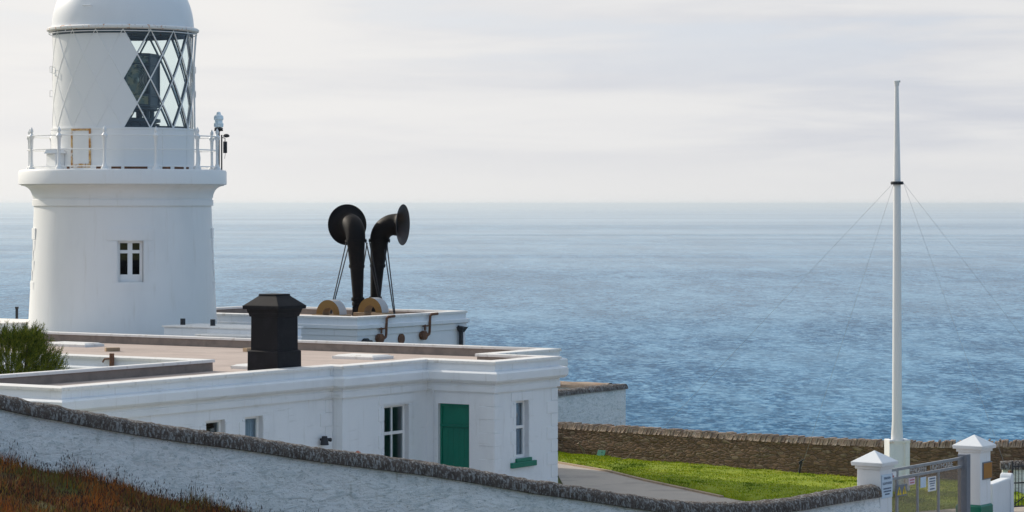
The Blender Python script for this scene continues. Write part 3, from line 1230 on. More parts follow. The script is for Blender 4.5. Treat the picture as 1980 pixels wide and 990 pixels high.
# three flat pale roof hatches
for (u0, v0, su, sv) in ((3.2, 4.2, .9, 1.3), (-1.7, 3.7, .7, 1.2), (3.9, 14.6, .8, 1.5)):
    mb = MB()
    mb.box(u0 - su / 2, u0 + su / 2, v0 - sv / 2, v0 + sv / 2, 3.36, 3.44)
    mb.frustum(su - .06, su - .22, 3.44, 3.475, u0, v0, 0, sv - .06, sv - .22)
    mb.build('roof_hatch', COPEW, bd, bevel=.008)
# rusty pipe stub on the courtyard coping
mb = MB()
mb.tube([(-3.4, 6.85, 3.3), (-3.4, 6.85, 3.72)], .06, 10)
mb.tube([(-3.4, 6.85, 3.6), (-3.4, 7.08, 3.58), (-3.4, 7.14, 3.5)], .022, 8)
mb.build('vent_pipe', RUST, bd, smooth=True)
# unseen box added to shade the driveway, then the small roofs beside the tower
mb = MB()
mb.box(5.84, 10.0, 2.77, 9.6, -.3, 3.32)
rear_box = mb.build('rear_shade_box', WALLW, bd, bevel=.015)
for bx_ in ((6.9, 8.5, 10.2, 13.9, -.3, 3.8), (6.3, 6.88, 9.0, 12.2, -.3, 3.62), (6.3, 9.4, 20.2, 22.6, -.3, 3.72)):
    mb = MB()
    mb.box(*bx_)
    rear_box = mb.build('link_block', WALLW, bd, bevel=.015)
    mb = MB()
    mb.box(bx_[0] - .04, bx_[1] + .04, bx_[2] - .04, bx_[3] + .04, bx_[5] + .003, bx_[5] + .05)
    mb.build('roof_slab', COPEW, rear_box, bevel=.01)
    if bx_[0] == 6.9:
        for v0 in (12.6, 13.7):
            mb = MB()
            mb.tube([(7.5, v0, 3.8), (7.5, v0, 4.03)], .075, 10)
            mb.build('flue', IRONB, rear_box, smooth=True)

# chimney
mb = MB()
cu, cv = -4.6, .98
mb.frustum(.76, .75, 3.95, 4.86, cu, cv)
chim = mb.build('chimney', CHIMB, bd, bevel=.012)
mb = MB()
mb.frustum(.875, .865, 3.36, 4.0, cu, cv)
mb.frustum(.865, .78, 4.0, 4.03, cu, cv)
mb.build('plinth', CHIMB, chim, bevel=.015)
mb = MB()
mb.frustum(.8, .84, 4.78, 4.86, cu, cv)
mb.frustum(.86, .9, 4.86, 4.95, cu, cv)
mb.frustum(1.02, 1.03, 4.95, 5.035, cu, cv)
mb.frustum(1.0, .5, 5.035, 5.25, cu, cv)
mb.frustum(.52, .5, 5.25, 5.29, cu, cv)
mb.build('cap', CHIMB, chim, bevel=.01)

# loose bricks lying on the roof
for k, (u0, v0, rz, lab) in enumerate(((2.4, 11.9, .35, 'loose brown brick lying on the flat roof near the lighthouse'), (4.3, 8.7, .7, 'loose tan brick on the flat roof just left of the black chimney'))):
    mb = MB()
    mb.box(-.19, .19, -.1, .1, 0, .1)
    b = mb.build('brick', TANB, None, bevel=.008, loc=tuple(uv(u0, v0, 3.37)))
    b.rotation_euler = (0, 0, rz)
    tag(b, lab, 'brick', 'loose bricks on the roof')

# ================================================================== FOG SIGNAL HOUSE
bo = Vector((-4.5, 81, 0))
KF = 84 / 81.0                                # the fog signal group stands at 84 m


def far(o):
    o.location = (o.location.x * KF, o.location.y * KF, CAMZ - (CAMZ - o.location.z) * KF)
    o.scale = (KF, KF, KF)


fh = thing('fog_signal_house', 'low white block with moulded parapet beside the lighthouse that carries the black foghorns', 'building', tuple(bo), UA)
far(fh)
BP = [(0, 0), (5.62, 0), (5.62, 8.2), (0, 8.2)]
mb = MB()
for k in range(4):
    facade(mb, BP[k], BP[(k + 1) % 4], -.5, 3.48)
mb.build('wall', WALLW, fh)
mb = MB()
sweep(mb, BP, [(0, 3.48), (.03, 3.485), (.03, 3.655), (.05, 3.67), (.1, 3.69), (.1, 3.785), (.09, 3.8), (.02, 3.815), (.02, 3.97)])
mb.build('cornice', WALLW, fh)
mb = MB()
sweep(mb, BP, [(.02, 3.97), (.05, 3.972), (.05, 4.03), (.03, 4.04), (-.26, 4.045), (-.27, 4.03), (-.27, 3.98), (-.24, 3.978)])
mb.build('coping', COPEW, fh)
mb = MB()
sweep(mb, BP, [(-.24, 3.978), (-.24, 3.75)])
mb.build('parapet', PARAB, fh)
mb = MB()
mb.ngon([(.2, .2, 3.82), (5.42, .2, 3.82), (5.42, 8, 3.82), (.2, 8, 3.82)])
mb.build('roof', ROOFB, fh)
for (u0, zt_) in ((1.28, 3.98), (3.52, 3.98)):
    mb = MB()
    mb.tube([(u0 + .42, -.13, zt_ + .03), (u0 + .1, -.13, zt_ + .02), (u0 + .03, -.13, zt_ - .03), (u0 + .02, -.13, zt_ - .12), (u0, -.13, 3.5), (u0 - .02, -.13, 3.42), (u0 - .1, -.13, 3.38), (u0 - .22, -.13, 3.38)], .04, 10)
    mb.tube([(u0 - .26, -.02, 3.38), (u0 - .26, -.16, 3.38)], .135, 16)
    mb.tube([(u0 - .2, -.1, 3.52), (u0 - .2, -.1, 3.7)], .03, 8)
    mb.tube([(u0 - .3, -.1, 3.66), (u0, -.12, 3.66)], .02, 8)
    mb.build('exhaust_pipe', RUST, fh, smooth=True)
mb = MB()
mb.tube([(2.2, .0, 3.32), (2.2, -.05, 3.32)], .15, 18)
mb.build('blanking_cap', RUST, fh, smooth=True)
mb = MB()
mb.tube([(.36, .0, 3.27), (.36, -.12, 3.27)], .14, 16)
mb.tube([(.12, -.1, 3.31), (.6, -.1, 3.31)], .04, 8)
mb.build('vent', IRONB, fh, smooth=True)
mb = MB()
mb.tube([(5.25, -.1, 2.9), (5.25, -.1, 3.45)], .07, 10)
mb.frustum(.12, .3, 3.4, 3.56, 5.25, -.12)
mb.tube([(5.1, -.1, 3.58), (5.5, -.1, 3.52)], .035, 8)
mb.build('hopper', IRONB, fh, smooth=True)


# ------------------------------------------------------------------ foghorns
def horn(px, Y, axis, label, basez, tilt=0, base=True):
    p = at(px, Y)
    t = thing('foghorn', label, 'foghorn', (p.x, p.y, basez), 0, 'pair of foghorns')
    far(t)
    ax = Vector(axis).normalized()
    zf = 6.2 - basez                          # main flange height
    zc = 6.67 - basez                         # axis of the horizontal part
    tx = Vector((tilt, 0, 0))
    b = MB()
    stem = [(0, 0, .3), (0, 0, .62), (tx.x * .4, 0, (zf + .62) / 2), (tx.x, 0, zf)]
    rr = [.15, .155, .205, .275]
    if base:
        b.tube(stem, rr, 20)
    else:
        b.tube([(0, 0, 0)] + stem, [.15] + rr, 20)
    b.build('stem', HORNB, t, smooth=True)
    for (z, r) in ((.62, .2), ((zf + .62) / 2 + .12, .24), (zf, .33)):
        b = MB()
        x = tx.x * (z - .62) / (zf - .62)
        b.tube([(x, 0, z - .035), (x, 0, z + .035)], r, 24)
        for q in range(8):
            a = q * math.pi / 4
            b.tube([(x + math.cos(a) * (r - .03), math.sin(a) * (r - .03), z - .06), (x + math.cos(a) * (r - .03), math.sin(a) * (r - .03), z + .06)], .018, 6)
        b.build('flange', HORNB, t, smooth=True)
    if base:
        b = MB()
        b.box(-.16, .16, -.16, .16, 0, .42)
        b.tube([(0, 0, .42), (0, 0, .55)], .18, 16)
        b.build('base', HORNB, t, bevel=.02)
    # elbow
    re = zc - zf + .03
    pts, rad = [Vector((tx.x, 0, zf))], [.285]
    for k in range(1, 15):
        a = math.pi / 2 * k / 14
        c0 = Vector((tx.x, 0, zf)) + ax * re
        pts.append(c0 - ax * re * math.cos(a) + Vector((0, 0, re * math.sin(a))))
        rad.append(.285 + .045 * k / 14)
    end = pts[-1]
    b = MB()
    b.tube(pts, rad, 24)
    b.build('elbow', HORNB, t, smooth=True)
    # flaring bell
    b = MB()
    ou = [(-.02, .33), (.06, .34), (.12, .36), (.17, .4), (.21, .46), (.235, .53), (.25, .6), (.255, .625)]
    inn = [(.262, .625), (.25, .585), (.23, .5), (.19, .42), (.13, .35), (.03, .31), (-.05, .29)]
    yv = Vector((0, 0, 1))
    xv = ax.cross(yv).normalized()
    yv = xv.cross(ax)
    nn = 48
    full = ou + inn
    i = len(b.v)
    for (s_, r) in full:
        for q in range(nn):
            a = 2 * math.pi * q / nn
            b.v.append(tuple(end + ax * s_ + (xv * math.cos(a) + yv * math.sin(a)) * r))
    for j in range(len(full) - 1):
        for q in range(nn):
            q2 = (q + 1) % nn
            b.f.append((i + j * nn + q, i + j * nn + q2, i + (j + 1) * nn + q2, i + (j + 1) * nn + q))
            b.m.append(0 if j < len(ou) else 1)
    b.f.append(tuple(i + (len(full) - 1) * nn + q for q in range(nn)))
    b.m.append(1)
    b.build('bell', [HORNB, HORNI], t, smooth=True)
    return t, zf


# roof level 3.82; the right horn stands on a lower plinth behind its saddle
h1, zf = horn(692, 84.3, (-.40, .92, -.02), 'left black foghorn turned away from us with its round bell behind the stem', 3.82, -.06)
h2, zf2 = horn(726, 85.0, (.955, -.30, -.02), 'right black foghorn with its bell turned to the right', 3.82, .12)
for h, sgn, legs in ((h1, -1, ((-.85, -.3), (.75, .55))), (h2, 1, ((-.62, -.35), (.62, -.5)))):
    for (lx, ly) in legs:
        for e in (-.05, .05):
            b = MB()
            b.tube([(lx * 1.0 + e * .3, ly, 0.0), (math.copysign(.3, lx) + e, ly * .25, zf - .06)], .018, 6)
            b.build('brace', IRONB, h, smooth=True)


def saddle(px, Y, label, R0, R1, zb):
    p = at(px, Y)
    t = thing('arch_saddle', label, 'arch support', (p.x, p.y, zb), UA + R_(90), 'arch saddles under the foghorns')
    far(t)
    # local -y faces back along -U (towards us), x across
    b = MB()
    n_ = 28
    D = .36
    for k in range(n_):
        a, a2 = math.pi * k / n_, math.pi * (k + 1) / n_
        P = [(R1 * math.cos(q), R1 * math.sin(q)) for q in (a, a2)] + [(R0 * math.cos(q), R0 * math.sin(q)) for q in (a2, a)]
        # axis along local y ; y=-D/2 is the face towards us after rotation
        fr = [(x, -D / 2, z) for (x, z) in P]
        bk = [(x, D / 2, z) for (x, z) in P]
        b.quad(*fr, 1)
        b.quad(*bk[::-1], 1)
        b.quad(fr[0], bk[0], bk[1], fr[1], 0)
        b.quad(fr[2], bk[2], bk[3], fr[3], 2)
    for s_ in (1, -1):
        x0_, x1_ = sorted((R0 * s_, R1 * s_))
        b.quad((x0_, -D / 2, 0), (x1_, -D / 2, 0), (x1_, D / 2, 0), (x0_, D / 2, 0), 2)
    b.build('arch', [ARCHG, OCHRE, TANB], t)
    b = MB()
    for s_ in (1, -1):
        b.box(s_ * (R0 + R1) / 2 - .2, s_ * (R0 + R1) / 2 + .2, -.3, .3, 3.8 - zb, -.004)
    b.build('footing', TANB, t, bevel=.012)
    t.rotation_euler = (0, 0, UA - R_(90))
    return t


saddle(641, 82.7, 'left ochre half ring saddle on the foghorn house roof', .2, .43, 4.05)
saddle(722, 83.2, 'right ochre half ring saddle at the foot of the right foghorn', .21, .44, 4.09)

# ================================================================== LIGHTHOUSE
tp = at(238, 84)
lh = thing('lighthouse', 'white lighthouse tower with diamond paned lantern, domed top and railed gallery', 'lighthouse', (tp.x, tp.y, 0), math.atan2(-tp.x, tp.y))


def tz(y):
    return CAMZ - (y - 388) * 84 / F


def trad(z):
    t = max(0, min(1, (z - 3.4) / 3.86))
    r = 2.845 - .2 * t ** .75
    if z < 3.4:
        r = 2.845 + .35 * ((3.4 - z) / 3.4) ** 1.3
    return r


wins = [(4.6, .365, tz(540), tz(463)), (-88, .365, tz(540), tz(463)), (92, .365, tz(540), tz(463))]
angs = sorted({*[R_(2.5 * k) for k in range(144)], *[R_((a + s_ * math.degrees(hw / 2.7)) % 360) for (a, hw, _, _) in wins for s_ in (-1, 1)]})
zl = sorted({-.5, 0, .6, 1.3, 2, 2.7, 3.4, 3.9, 4.4, 6.5, 6.8, 7.0, 7.26, wins[0][2], wins[0][3], 5.4, 5.7})
mb = MB()


def ptp(a, r, z):
    return (r * math.sin(a), -r * math.cos(a), z)


for ka in range(len(angs)):
    a, b = angs[ka], angs[(ka + 1) % len(angs)]
    am = (a + (b if b > a else b + 2 * math.pi)) / 2
    for z0, z1 in zip(zl, zl[1:]):
        hole = False
        for (wa, hw, wz0, wz1) in wins:
            dlt = (math.degrees(am) - wa + 180) % 360 - 180
            if abs(dlt) < math.degrees(hw / 2.7) and wz0 < (z0 + z1) / 2 < wz1:
                hole = True
        if not hole:
            mb.quad(ptp(a, trad(z0), z0), ptp(b, trad(z0), z0), ptp(b, trad(z1), z1), ptp(a, trad(z1), z1))
tower = mb.build('tower', TOWERW, lh, smooth=True)
def curved(mbx, a0, a1, z0, z1, r0, r1, n_=10, mi=0):
    for k in range(n_):
        b0, b1 = R_(a0 + (a1 - a0) * k / n_), R_(a0 + (a1 - a0) * (k + 1) / n_)
        mbx.quad(ptp(b0, r1, z0), ptp(b1, r1, z0), ptp(b1, r1, z1), ptp(b0, r1, z1), mi)
        mbx.quad(ptp(b0, r1, z1), ptp(b1, r1, z1), ptp(b1, r0, z1), ptp(b0, r0, z1), mi)
        mbx.quad(ptp(b0, r1, z0), ptp(b0, r0, z0), ptp(b1, r0, z0), ptp(b1, r1, z0), mi)
    for b0 in (R_(a0), R_(a1)):
        mbx.quad(ptp(b0, r0, z0), ptp(b0, r1, z0), ptp(b0, r1, z1), ptp(b0, r0, z1), mi)


for kw, (wa, hw, wz0, wz1) in enumerate(wins):
    a = R_(wa)
    M = Matrix.Rotation(a, 4, 'Z')            # local x across, -y outward
    rw = trad((wz0 + wz1) / 2)
    mb = MB()
    y0, y1 = -rw - .03, -rw + .28
    hw2 = hw + .015
    mb.quad(M @ Vector((-hw2, y0 + .06, wz0)), M @ Vector((-hw2, y1, wz0)), M @ Vector((-hw2, y1, wz1)), M @ Vector((-hw2, y0 + .06, wz1)))
    mb.quad(M @ Vector((hw2, y0 + .06, wz0)), M @ Vector((hw2, y0 + .06, wz1)), M @ Vector((hw2, y1, wz1)), M @ Vector((hw2, y1, wz0)))
    mb.quad(M @ Vector((-hw2, y0 + .06, wz1)), M @ Vector((-hw2, y1, wz1)), M @ Vector((hw2, y1, wz1)), M @ Vector((hw2, y0 + .06, wz1)))
    mb.quad(M @ Vector((-hw2, y0 + .06, wz0)), M @ Vector((hw2, y0 + .06, wz0)), M @ Vector((hw2, y1, wz0)), M @ Vector((-hw2, y1, wz0)))
    dg_ = lambda x: math.degrees(x / rw)
    curved(mb, wa - dg_(hw + .36), wa + dg_(hw + .36), wz0 - .26, wz0 - .045, rw - .05, rw + .045, 8)
    curved(mb, wa - dg_(hw + .34), wa + dg_(hw + .34), wz1 + .03, wz1 + .36, rw - .05, trad(wz1) + .022, 8)
    for j in range(4):
        zz = wz0 + j * (wz1 - wz0) / 4
        e = .3 if j % 2 else .16
        for s_ in (-1, 1):
            a_, b_ = sorted((wa + s_ * dg_(hw + .03), wa + s_ * dg_(hw + e)))
            curved(mb, a_, b_, zz, zz + (wz1 - wz0) / 4 - .012, rw - .08, trad(zz) + .008, 4)
    sur = mb.build('window_surround', TOWERW, lh)
    mb = MB()
    H = wz1 - wz0
    yf = -rw + .16
    t_ = .07
    xs0 = -hw + .0
    mb.box(-hw, -hw + t_, yf, yf + .07, wz0, wz1, 0, M)
    mb.box(hw - t_ - .02, hw, yf, yf + .07, wz0, wz1, 0, M)
    mb.box(-hw + t_, hw - t_ - .02, yf, yf + .07, wz0, wz0 + .22, 0, M)
    mb.box(-hw + t_, hw - t_ - .02, yf, yf + .07, wz1 - .06, wz1, 0, M)
    mb.box(-hw + t_, hw - t_ - .02, yf - .01, yf + .072, wz0 + H * .7, wz0 + H * .78, 0, M)
    mb.box(-.075, .065, yf + .004, yf + .066, wz0 + .22, wz1 - .06, 0, M)
    wf = mb.build('window', FRAMEW, lh, bevel=.006)
    mb = MB()
    mb.box(-hw + .02, hw - .02, yf + .03, yf + .036, wz0 + .02, wz1 - .02, 0, M)
    mb.build('pane', PANE, wf)
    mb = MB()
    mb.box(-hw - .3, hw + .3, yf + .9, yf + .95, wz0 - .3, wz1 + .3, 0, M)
    mb.build('dim_room_panel', INTER, wf)  # near-black panel paints the unlit room behind the tower window

# cornice and gallery slab
mb = MB()
prof = [(2.645, 7.255), (2.7, 7.262), (2.7, 7.43), (2.665, 7.442), (2.665, 7.49)]
for k in range(9):
    a = math.pi / 2 * k / 8
    prof.append((2.69 + .33 * (1 - math.cos(a)), 7.5 + .36 * math.sin(a)))
prof.append((3.03, 7.885))
mb.lathe(prof, 128)
mb.build('cornice', TOWERW, lh, smooth=True)
mb = MB()
mb.lathe([(2.0, 7.885), (3.085, 7.89), (3.1, 7.905), (3.1, 8.27), (3.07, 8.32), (3.0, 8.335), (1.9, 8.335)], 128)
mb.build('gallery', TOWERW, lh, smooth=True)

# murette under the lantern with a rusty edged hatch
ZG, ZT = 9.55, 12.46
mb = MB()
mb.lathe([(2.17, 8.34), (2.17, 8.42), (2.135, 8.44), (2.135, 9.5), (2.15, 9.52), (2.15, 9.565), (1.99, 9.575)], 96)
for a in (0.5, 33, 62, -33, -62):
    M = Matrix.Rotation(R_(a), 4, 'Z')
    mb.box(-.012, .012, -2.15, -2.1, 8.44, 9.5, 0, M)
mb.build('murette', LANTW, lh, smooth=True)


mb = MB()
curved(mb, -43.5, -26.5, 8.5, 9.5, 2.1, 2.158)
hatch = mb.build('hatch', LANTW, lh)
mb = MB()
for (a0, a1, z0, z1) in ((-44.6, -42.9, 8.46, 9.53), (-27.4, -25.9, 8.46, 9.53), (-42.9, -27.4, 9.47, 9.53), (-44.6, -25.9, 8.38, 8.5)):
    curved(mb, a0, a1, z0, z1, 2.1, 2.172, 8)
mb.build('hatch_frame', RUSTH, hatch)
mb = MB()
for (a0, a1) in ((-61, -56), (-49, -46), (-21, -14.5), (-9, -1.5), (1, 19), (32, 39.5), (44, 55), (59, 63), (-80, -70), (75, 90), (100, 118), (140, 160), (-110, -95)):
    mb = MB()
    curved(mb, a0, a1, 8.345, 8.415, 2.1, 2.182, 6)
    mb.build('vent_slot', RUST, lh)
mb = MB()
M = Matrix.Rotation(R_(-61), 4, 'Z')
mb.box(-.3, .3, -2.42, -2.12, 8.34, 8.8, 0, M)
mb.frustum(.66, .5, 8.8, 8.93, M @ Vector((0, -2.27, 0)).x if False else (M @ Vector((0, -2.27, 0))).x, (M @ Vector((0, -2.27, 0))).y)
mb.build('locker', LANTW, lh, bevel=.02)

# lattice of the lantern: 16 diamonds round, two high
NA = 16
RL = 2.07
HALFZ = (ZT - ZG) / 4
DA = math.pi * 2 / NA


def node(i, lv, r):
    """i counts half steps of angle, lv half levels"""
    return Vector(ptp(i * DA / 2, r, ZG + lv * HALFZ))


bo_, bi_ = MB(), MB()
for i in range(0, 2 * NA, 2):
    for sgn in (1, -1):
        po, pi_ = [], []
        for lv in range(0, 17):
            t = lv / 4
            po.append(node(i + sgn * t, t, RL + .012))
            pi_.append(node(i + sgn * t, t, RL - .045))
        bo_.tube(po, .021, 6)
        bi_.tube(pi_, .022, 6)
bo_.build('astragal', LANTW, lh, smooth=True)
bi_.build('inner_astragal', ASTR, lh, smooth=True)  # dark inner copy of the white bars, shade put into its colour


def diamonds():
    """every cell of the lattice: list of corner nodes (i, lv)"""
    for i in range(0, 2 * NA, 2):
        yield i, [(i, 0), (i + 1, 1), (i, 2), (i - 1, 1)]
        yield i, [(i, 2), (i + 1, 3), (i, 4), (i - 1, 3)]
        yield i + 1, [(i + 1, 1), (i + 2, 2), (i + 1, 3), (i, 2)]
        yield i + 1, [(i, 0), (i + 2, 0), (i + 1, 1)]
        yield i + 1, [(i + 1, 3), (i + 2, 4), (i, 4)]


blank, glz = MB(), MB()
for ic, cor in diamonds():
    deg = (ic * 11.25 + 180) % 360 - 180
    solid = -152 < deg < 1
    tgt = blank if solid else glz
    r = RL + .023 if solid else RL - .012
    if len(cor) == 4:
        # split the diamond into a small grid so that it follows the curve
        A, B, C_, D = cor
        N_ = 4
        for a in range(N_):
            for b in range(N_):
                def q(s_, t_):
                    i_ = A[0] + (B[0] - A[0]) * s_ + (D[0] - A[0]) * t_
                    l_ = A[1] + (B[1] - A[1]) * s_ + (D[1] - A[1]) * t_
                    return node(i_, l_, r)
                tgt.quad(q(a / N_, b / N_), q((a + 1) / N_, b / N_), q((a + 1) / N_, (b + 1) / N_), q(a / N_, (b + 1) / N_))
    else:
        A, B, C_ = cor
        N_ = 6
        for a in range(N_):
            s0, s1 = a / N_, (a + 1) / N_
            apex = [k for k in cor if cor.count(k) and k[1] in (1, 3)][0]
            base_ = [k for k in cor if k != apex]
            b0 = (base_[0][0] + (base_[1][0] - base_[0][0]) * s0, base_[0][1])
            b1 = (base_[0][0] + (base_[1][0] - base_[0][0]) * s1, base_[0][1])
            tgt.tri(node(*b0, r), node(*b1, r), node(*apex, r))
blank.build('blank_panel', LANTW, lh, smooth=True)
glz.build('lantern_glazing', LANTG, lh, smooth=True)
# upper ring, gutter and grab rails
mb = MB()
mb.lathe([(2.0, ZT - .12), (2.095, ZT - .12), (2.095, ZT + .02), (2.0, ZT + .02)], 96)
mb.lathe([(1.97, ZG - .02), (1.97, ZG + .07), (2.05, ZG + .07)], 96)
mb.build('lantern_ring', ASTR, lh, smooth=True)
mb = MB()
mb.lathe([(2.09, ZT + .005), (2.2, ZT + .0), (2.27, ZT + .035), (2.275, ZT + .09), (2.22, ZT + .13), (2.1, ZT + .135)], 96)
gut = mb.build('gutter', RUSTW, lh, smooth=True)
mb = MB()
prof = []
for k in range(22):
    a = math.pi / 2 * k / 21
    prof.append((max(.02, 2.12 * math.cos(a) ** .82), ZT + .12 + 1.95 * math.sin(a)))
mb.lathe(prof, 96)
mb.build('dome', DOMEW, lh, smooth=True)
mb = MB()
mb.lathe([(.36, 14.4), (.4, 14.5), (.3, 14.6), (.3, 14.75), (.46, 14.9), (.5, 15.1), (.4, 15.35), (.12, 15.5), (.03, 15.55)], 32)
mb.build('vent_ball', DOMEW, lh, smooth=True)
for (a, k) in ((-27, 8), (-30, 4), (-24, 12)):
    p0 = Vector(ptp(R_(a), prof[k][0], prof[k][1]))
    M = Matrix.Translation(p0) @ Matrix.Rotation(R_(a), 4, 'Z')
    mb = MB()
    mb.tube([M @ Vector(q) for q in ((-.13, .02, 0), (-.13, -.09, 0), (.13, -.09, 0), (.13, .02, 0))], .016, 6)
    mb.build('rung', DOMEW, lh, smooth=True)
mb = MB()
ringp = [ptp(R_(k * 5), 2.2, ZT - .06) for k in range(73)]
mb.tube(ringp, .014, 6, caps=False)
for a in (-88, -80, 88, 60, 20, -50):
    mb.tube([ptp(R_(a), 2.2, ZT - .06), ptp(R_(a), 2.2, ZT + .04)], .014, 6)
for a in (88, 80):
    mb.tube([ptp(R_(a), 2.19, ZT - .06), ptp(R_(a), 2.13, ZT - .9), ptp(R_(a), 2.15, ZG + .1), ptp(R_(a), 2.3, 8.7), ptp(R_(a), 2.28, 8.36)], .016, 6)
mb.build('grab_rail', LANTW, lh, smooth=True)
for (a, zz) in ((90, 11.35), (90, 10.62), (-90, 11.35), (-90, 10.62), (-75, 11.3), (-67, 11.2)):
    M = Matrix.Rotation(R_(a), 4, 'Z')
    mb = MB()
    mb.tube([M @ Vector(q) for q in ((0, -2.06, zz - .09), (0, -2.17, zz - .09), (0, -2.17, zz + .09), (0, -2.06, zz + .09))], .013, 6)
    mb.build('handhold', LANTW, lh, smooth=True)

# the optic inside
mb = MB()
NS = 8
RO = 1.06
zo0, zo1 = tz(205), tz(107)
ph0 = R_(2)
for k in range(NS):
    a = ph0 + k * 2 * math.pi / NS
    mb.tube([ptp(a, RO, zo0), ptp(a, RO, zo1)], .045, 6)
for zz in (zo0, zo0 + .32, zo1 - .3, zo1):
    mb.tube([ptp(ph0 + k * 2 * math.pi / NS, RO, zz) for k in range(NS + 1)], .045, 6, caps=False)
mb.lathe([(.05, zo1 + .02), (RO, zo1 + .02), (RO, zo1 - .04)], NS, a0=ph0)
opt = mb.build('optic_frame', LENSF, lh)
mb = MB()
for k in range(NS):
    a0, a1 = ph0 + k * 2 * math.pi / NS, ph0 + (k + 1) * 2 * math.pi / NS
    p0, p1 = Vector(ptp(a0, RO, 0)), Vector(ptp(a1, RO, 0))
    mid = (p0 + p1) / 2
    ax = (p1 - p0).normalized()
    nr = Vector((mid.x, mid.y, 0)).normalized()
    if k in (1, 5):
        for (za, zb) in ((zo0, zo1),):
            mb.quad(p0 + Vector((0, 0, za)), p1 + Vector((0, 0, za)), p1 + Vector((0, 0, zb)), p0 + Vector((0, 0, zb)), 1)
        continue
    zc_ = (zo0 + zo1) / 2
    rings = 7
    for j in range(rings):
        ra, rb = .05 + .058 * j, .05 + .058 * (j + 1)
        for q in range(28):
            b0, b1 = 2 * math.pi * q / 28, 2 * math.pi * (q + 1) / 28
            def e(r, b, dz):
                return mid + ax * r * .82 * math.cos(b) + Vector((0, 0, zc_ + r * 1.1 * math.sin(b))) + nr * dz
            mb.quad(e(ra, b0, .075), e(ra, b1, .075), e(rb, b1, .01), e(rb, b0, .01))
    for q in range(28):
        b0, b1 = 2 * math.pi * q / 28, 2 * math.pi * (q + 1) / 28
        mb.tri(e(.05, b0, .075), e(.05, b1, .075), mid + Vector((0, 0, zc_)) + nr * .1)
    for j in range(6):
        for (s_, zz) in ((1, zc_ + .47), (-1, zc_ - .47)):
            za = zz + s_ * .045 * j
            zb = zz + s_ * .045 * (j + 1)
            L_ = (p1 - p0).length / 2 - .04
            mb.quad(mid - ax * L_ + Vector((0, 0, za)) + nr * .03, mid + ax * L_ + Vector((0, 0, za)) + nr * .03, mid + ax * L_ + Vector((0, 0, zb)) - nr * .02, mid - ax * L_ + Vector((0, 0, zb)) - nr * .02)
    if k in (3, 4):
        mb.quad(p0 * .97 + Vector((0, 0, zo0)), p1 * .97 + Vector((0, 0, zo0)), p1 * .97 + Vector((0, 0, zo1)), p0 * .97 + Vector((0, 0, zo1)), 1)
mb.build('lens', [LENSG, LENSF], opt)
mb = MB()
zp = tz(228)
mb.lathe([(1.0, zo0 - .02), (1.05, zo0 - .1), (1.0, zo0 - .14)], 32, caps=True)
for k in range(8):
    a = R_(45 * k + 10)
    mb.tube([ptp(a, .85, zp - .05), ptp(a, .85, zo0 - .05)], .1, 8)
mb.lathe([(.95, zp), (1.12, zp - .03), (1.12, zp - .12), (1.0, zp - .14), (1.0, 9.0), (1.2, 8.9), (1.2, 8.4)], 32, caps=True)
for k in range(24):
    a = R_(15 * k)
    mb.tube([ptp(a, 1.03, zp - .2), ptp(a, 1.09, zp - .2)], .03, 6)
mb.build('pedestal', LENSF, opt, smooth=True)

# gallery railing
RR = 2.84
for k in range(12):
    a = R_(-10.8 + 30.4 * k if k < 4 else -10.8 + 30 * k)
    x, y, _ = ptp(a, RR, 0)
    mb = MB()
    mb.lathe([(.11, 8.33), (.11, 8.37), (.07, 8.43), (.045, 8.52), (.04, 8.8), (.055, 9.22), (.085, 9.28), (.09, 9.32), (.05, 9.37), (.035, 9.4), (.055, 9.46), (.05, 9.5), (.025, 9.55), (.012, 9.58)], 12, x, y)
    mb.build('railing_post', LANTW, lh, smooth=True)
for zz, r in ((9.33, .017), (8.92, .017), (8.42, .015)):
    mb = MB()
    mb.tube([ptp(R_(4 * k), RR, zz) for k in range(91)], r, 6, caps=False)
    mb.build('rail', LANTW, lh, smooth=True)

# small beacon and sensors clipped to the right of the gallery
pb = lh.location + Matrix.Rotation(lh.rotation_euler.z, 3, 'Z') @ Vector(ptp(R_(86), 2.86, 0))
bc = thing('beacon_lamp', 'small clear glass beacon on a post at the right end of the gallery railing', 'lamp', (pb.x, pb.y, 8.335))
mb = MB()
mb.tube([(0, 0, 0), (0, 0, 1.22)], .035, 10)
mb.tube([(-.13, 0, 1.2), (.13, 0, 1.2)], .025, 8)
mb.lathe([(.04, 1.16), (.1, 1.2), (.13, 1.24), (.13, 1.27), (.02, 1.28)], 16)
mb.build('post', IRONB, bc, smooth=True)
mb = MB()
mb.lathe([(.1, 1.28), (.14, 1.3), (.15, 1.4), (.12, 1.44), (.12, 1.5), (.15, 1.53), (.14, 1.63), (.07, 1.68), (.06, 1.74), (.02, 1.76)], 20)
mb.build('lens', LAMPG, bc, smooth=True)
ps = lh.location + Matrix.Rotation(lh.rotation_euler.z, 3, 'Z') @ Vector(ptp(R_(88), 2.95, 0))
se = thing('fog_sensor', 'black sensor box on a thin pole outside the right end of the gallery', 'sensor', (ps.x, ps.y, 8.3))
mb = MB()
mb.tube([(0, 0, 0), (.0, 0, 1.1)], .022, 8)
mb.tube([(0, 0, 1.02), (.1, 0, 1.0), (.1, 0, .9)], .014, 6)
mb.build('pole', IRONB, se, smooth=True)
mb = MB()
mb.box(.05, .16, -.06, .06, .55, .9)
mb.tube([(.11, 0, .55), (.09, 0, .38)], .008, 5)
mb.build('box', IRONB, se, bevel=.01)
mb = MB()
mb.lathe([(.02, 1.02), (.09, 1.04), (.1, 1.08), (.06, 1.12), (.02, 1.13)], 14, .14, 0)
mb.build('head', IRONB, se, smooth=True)

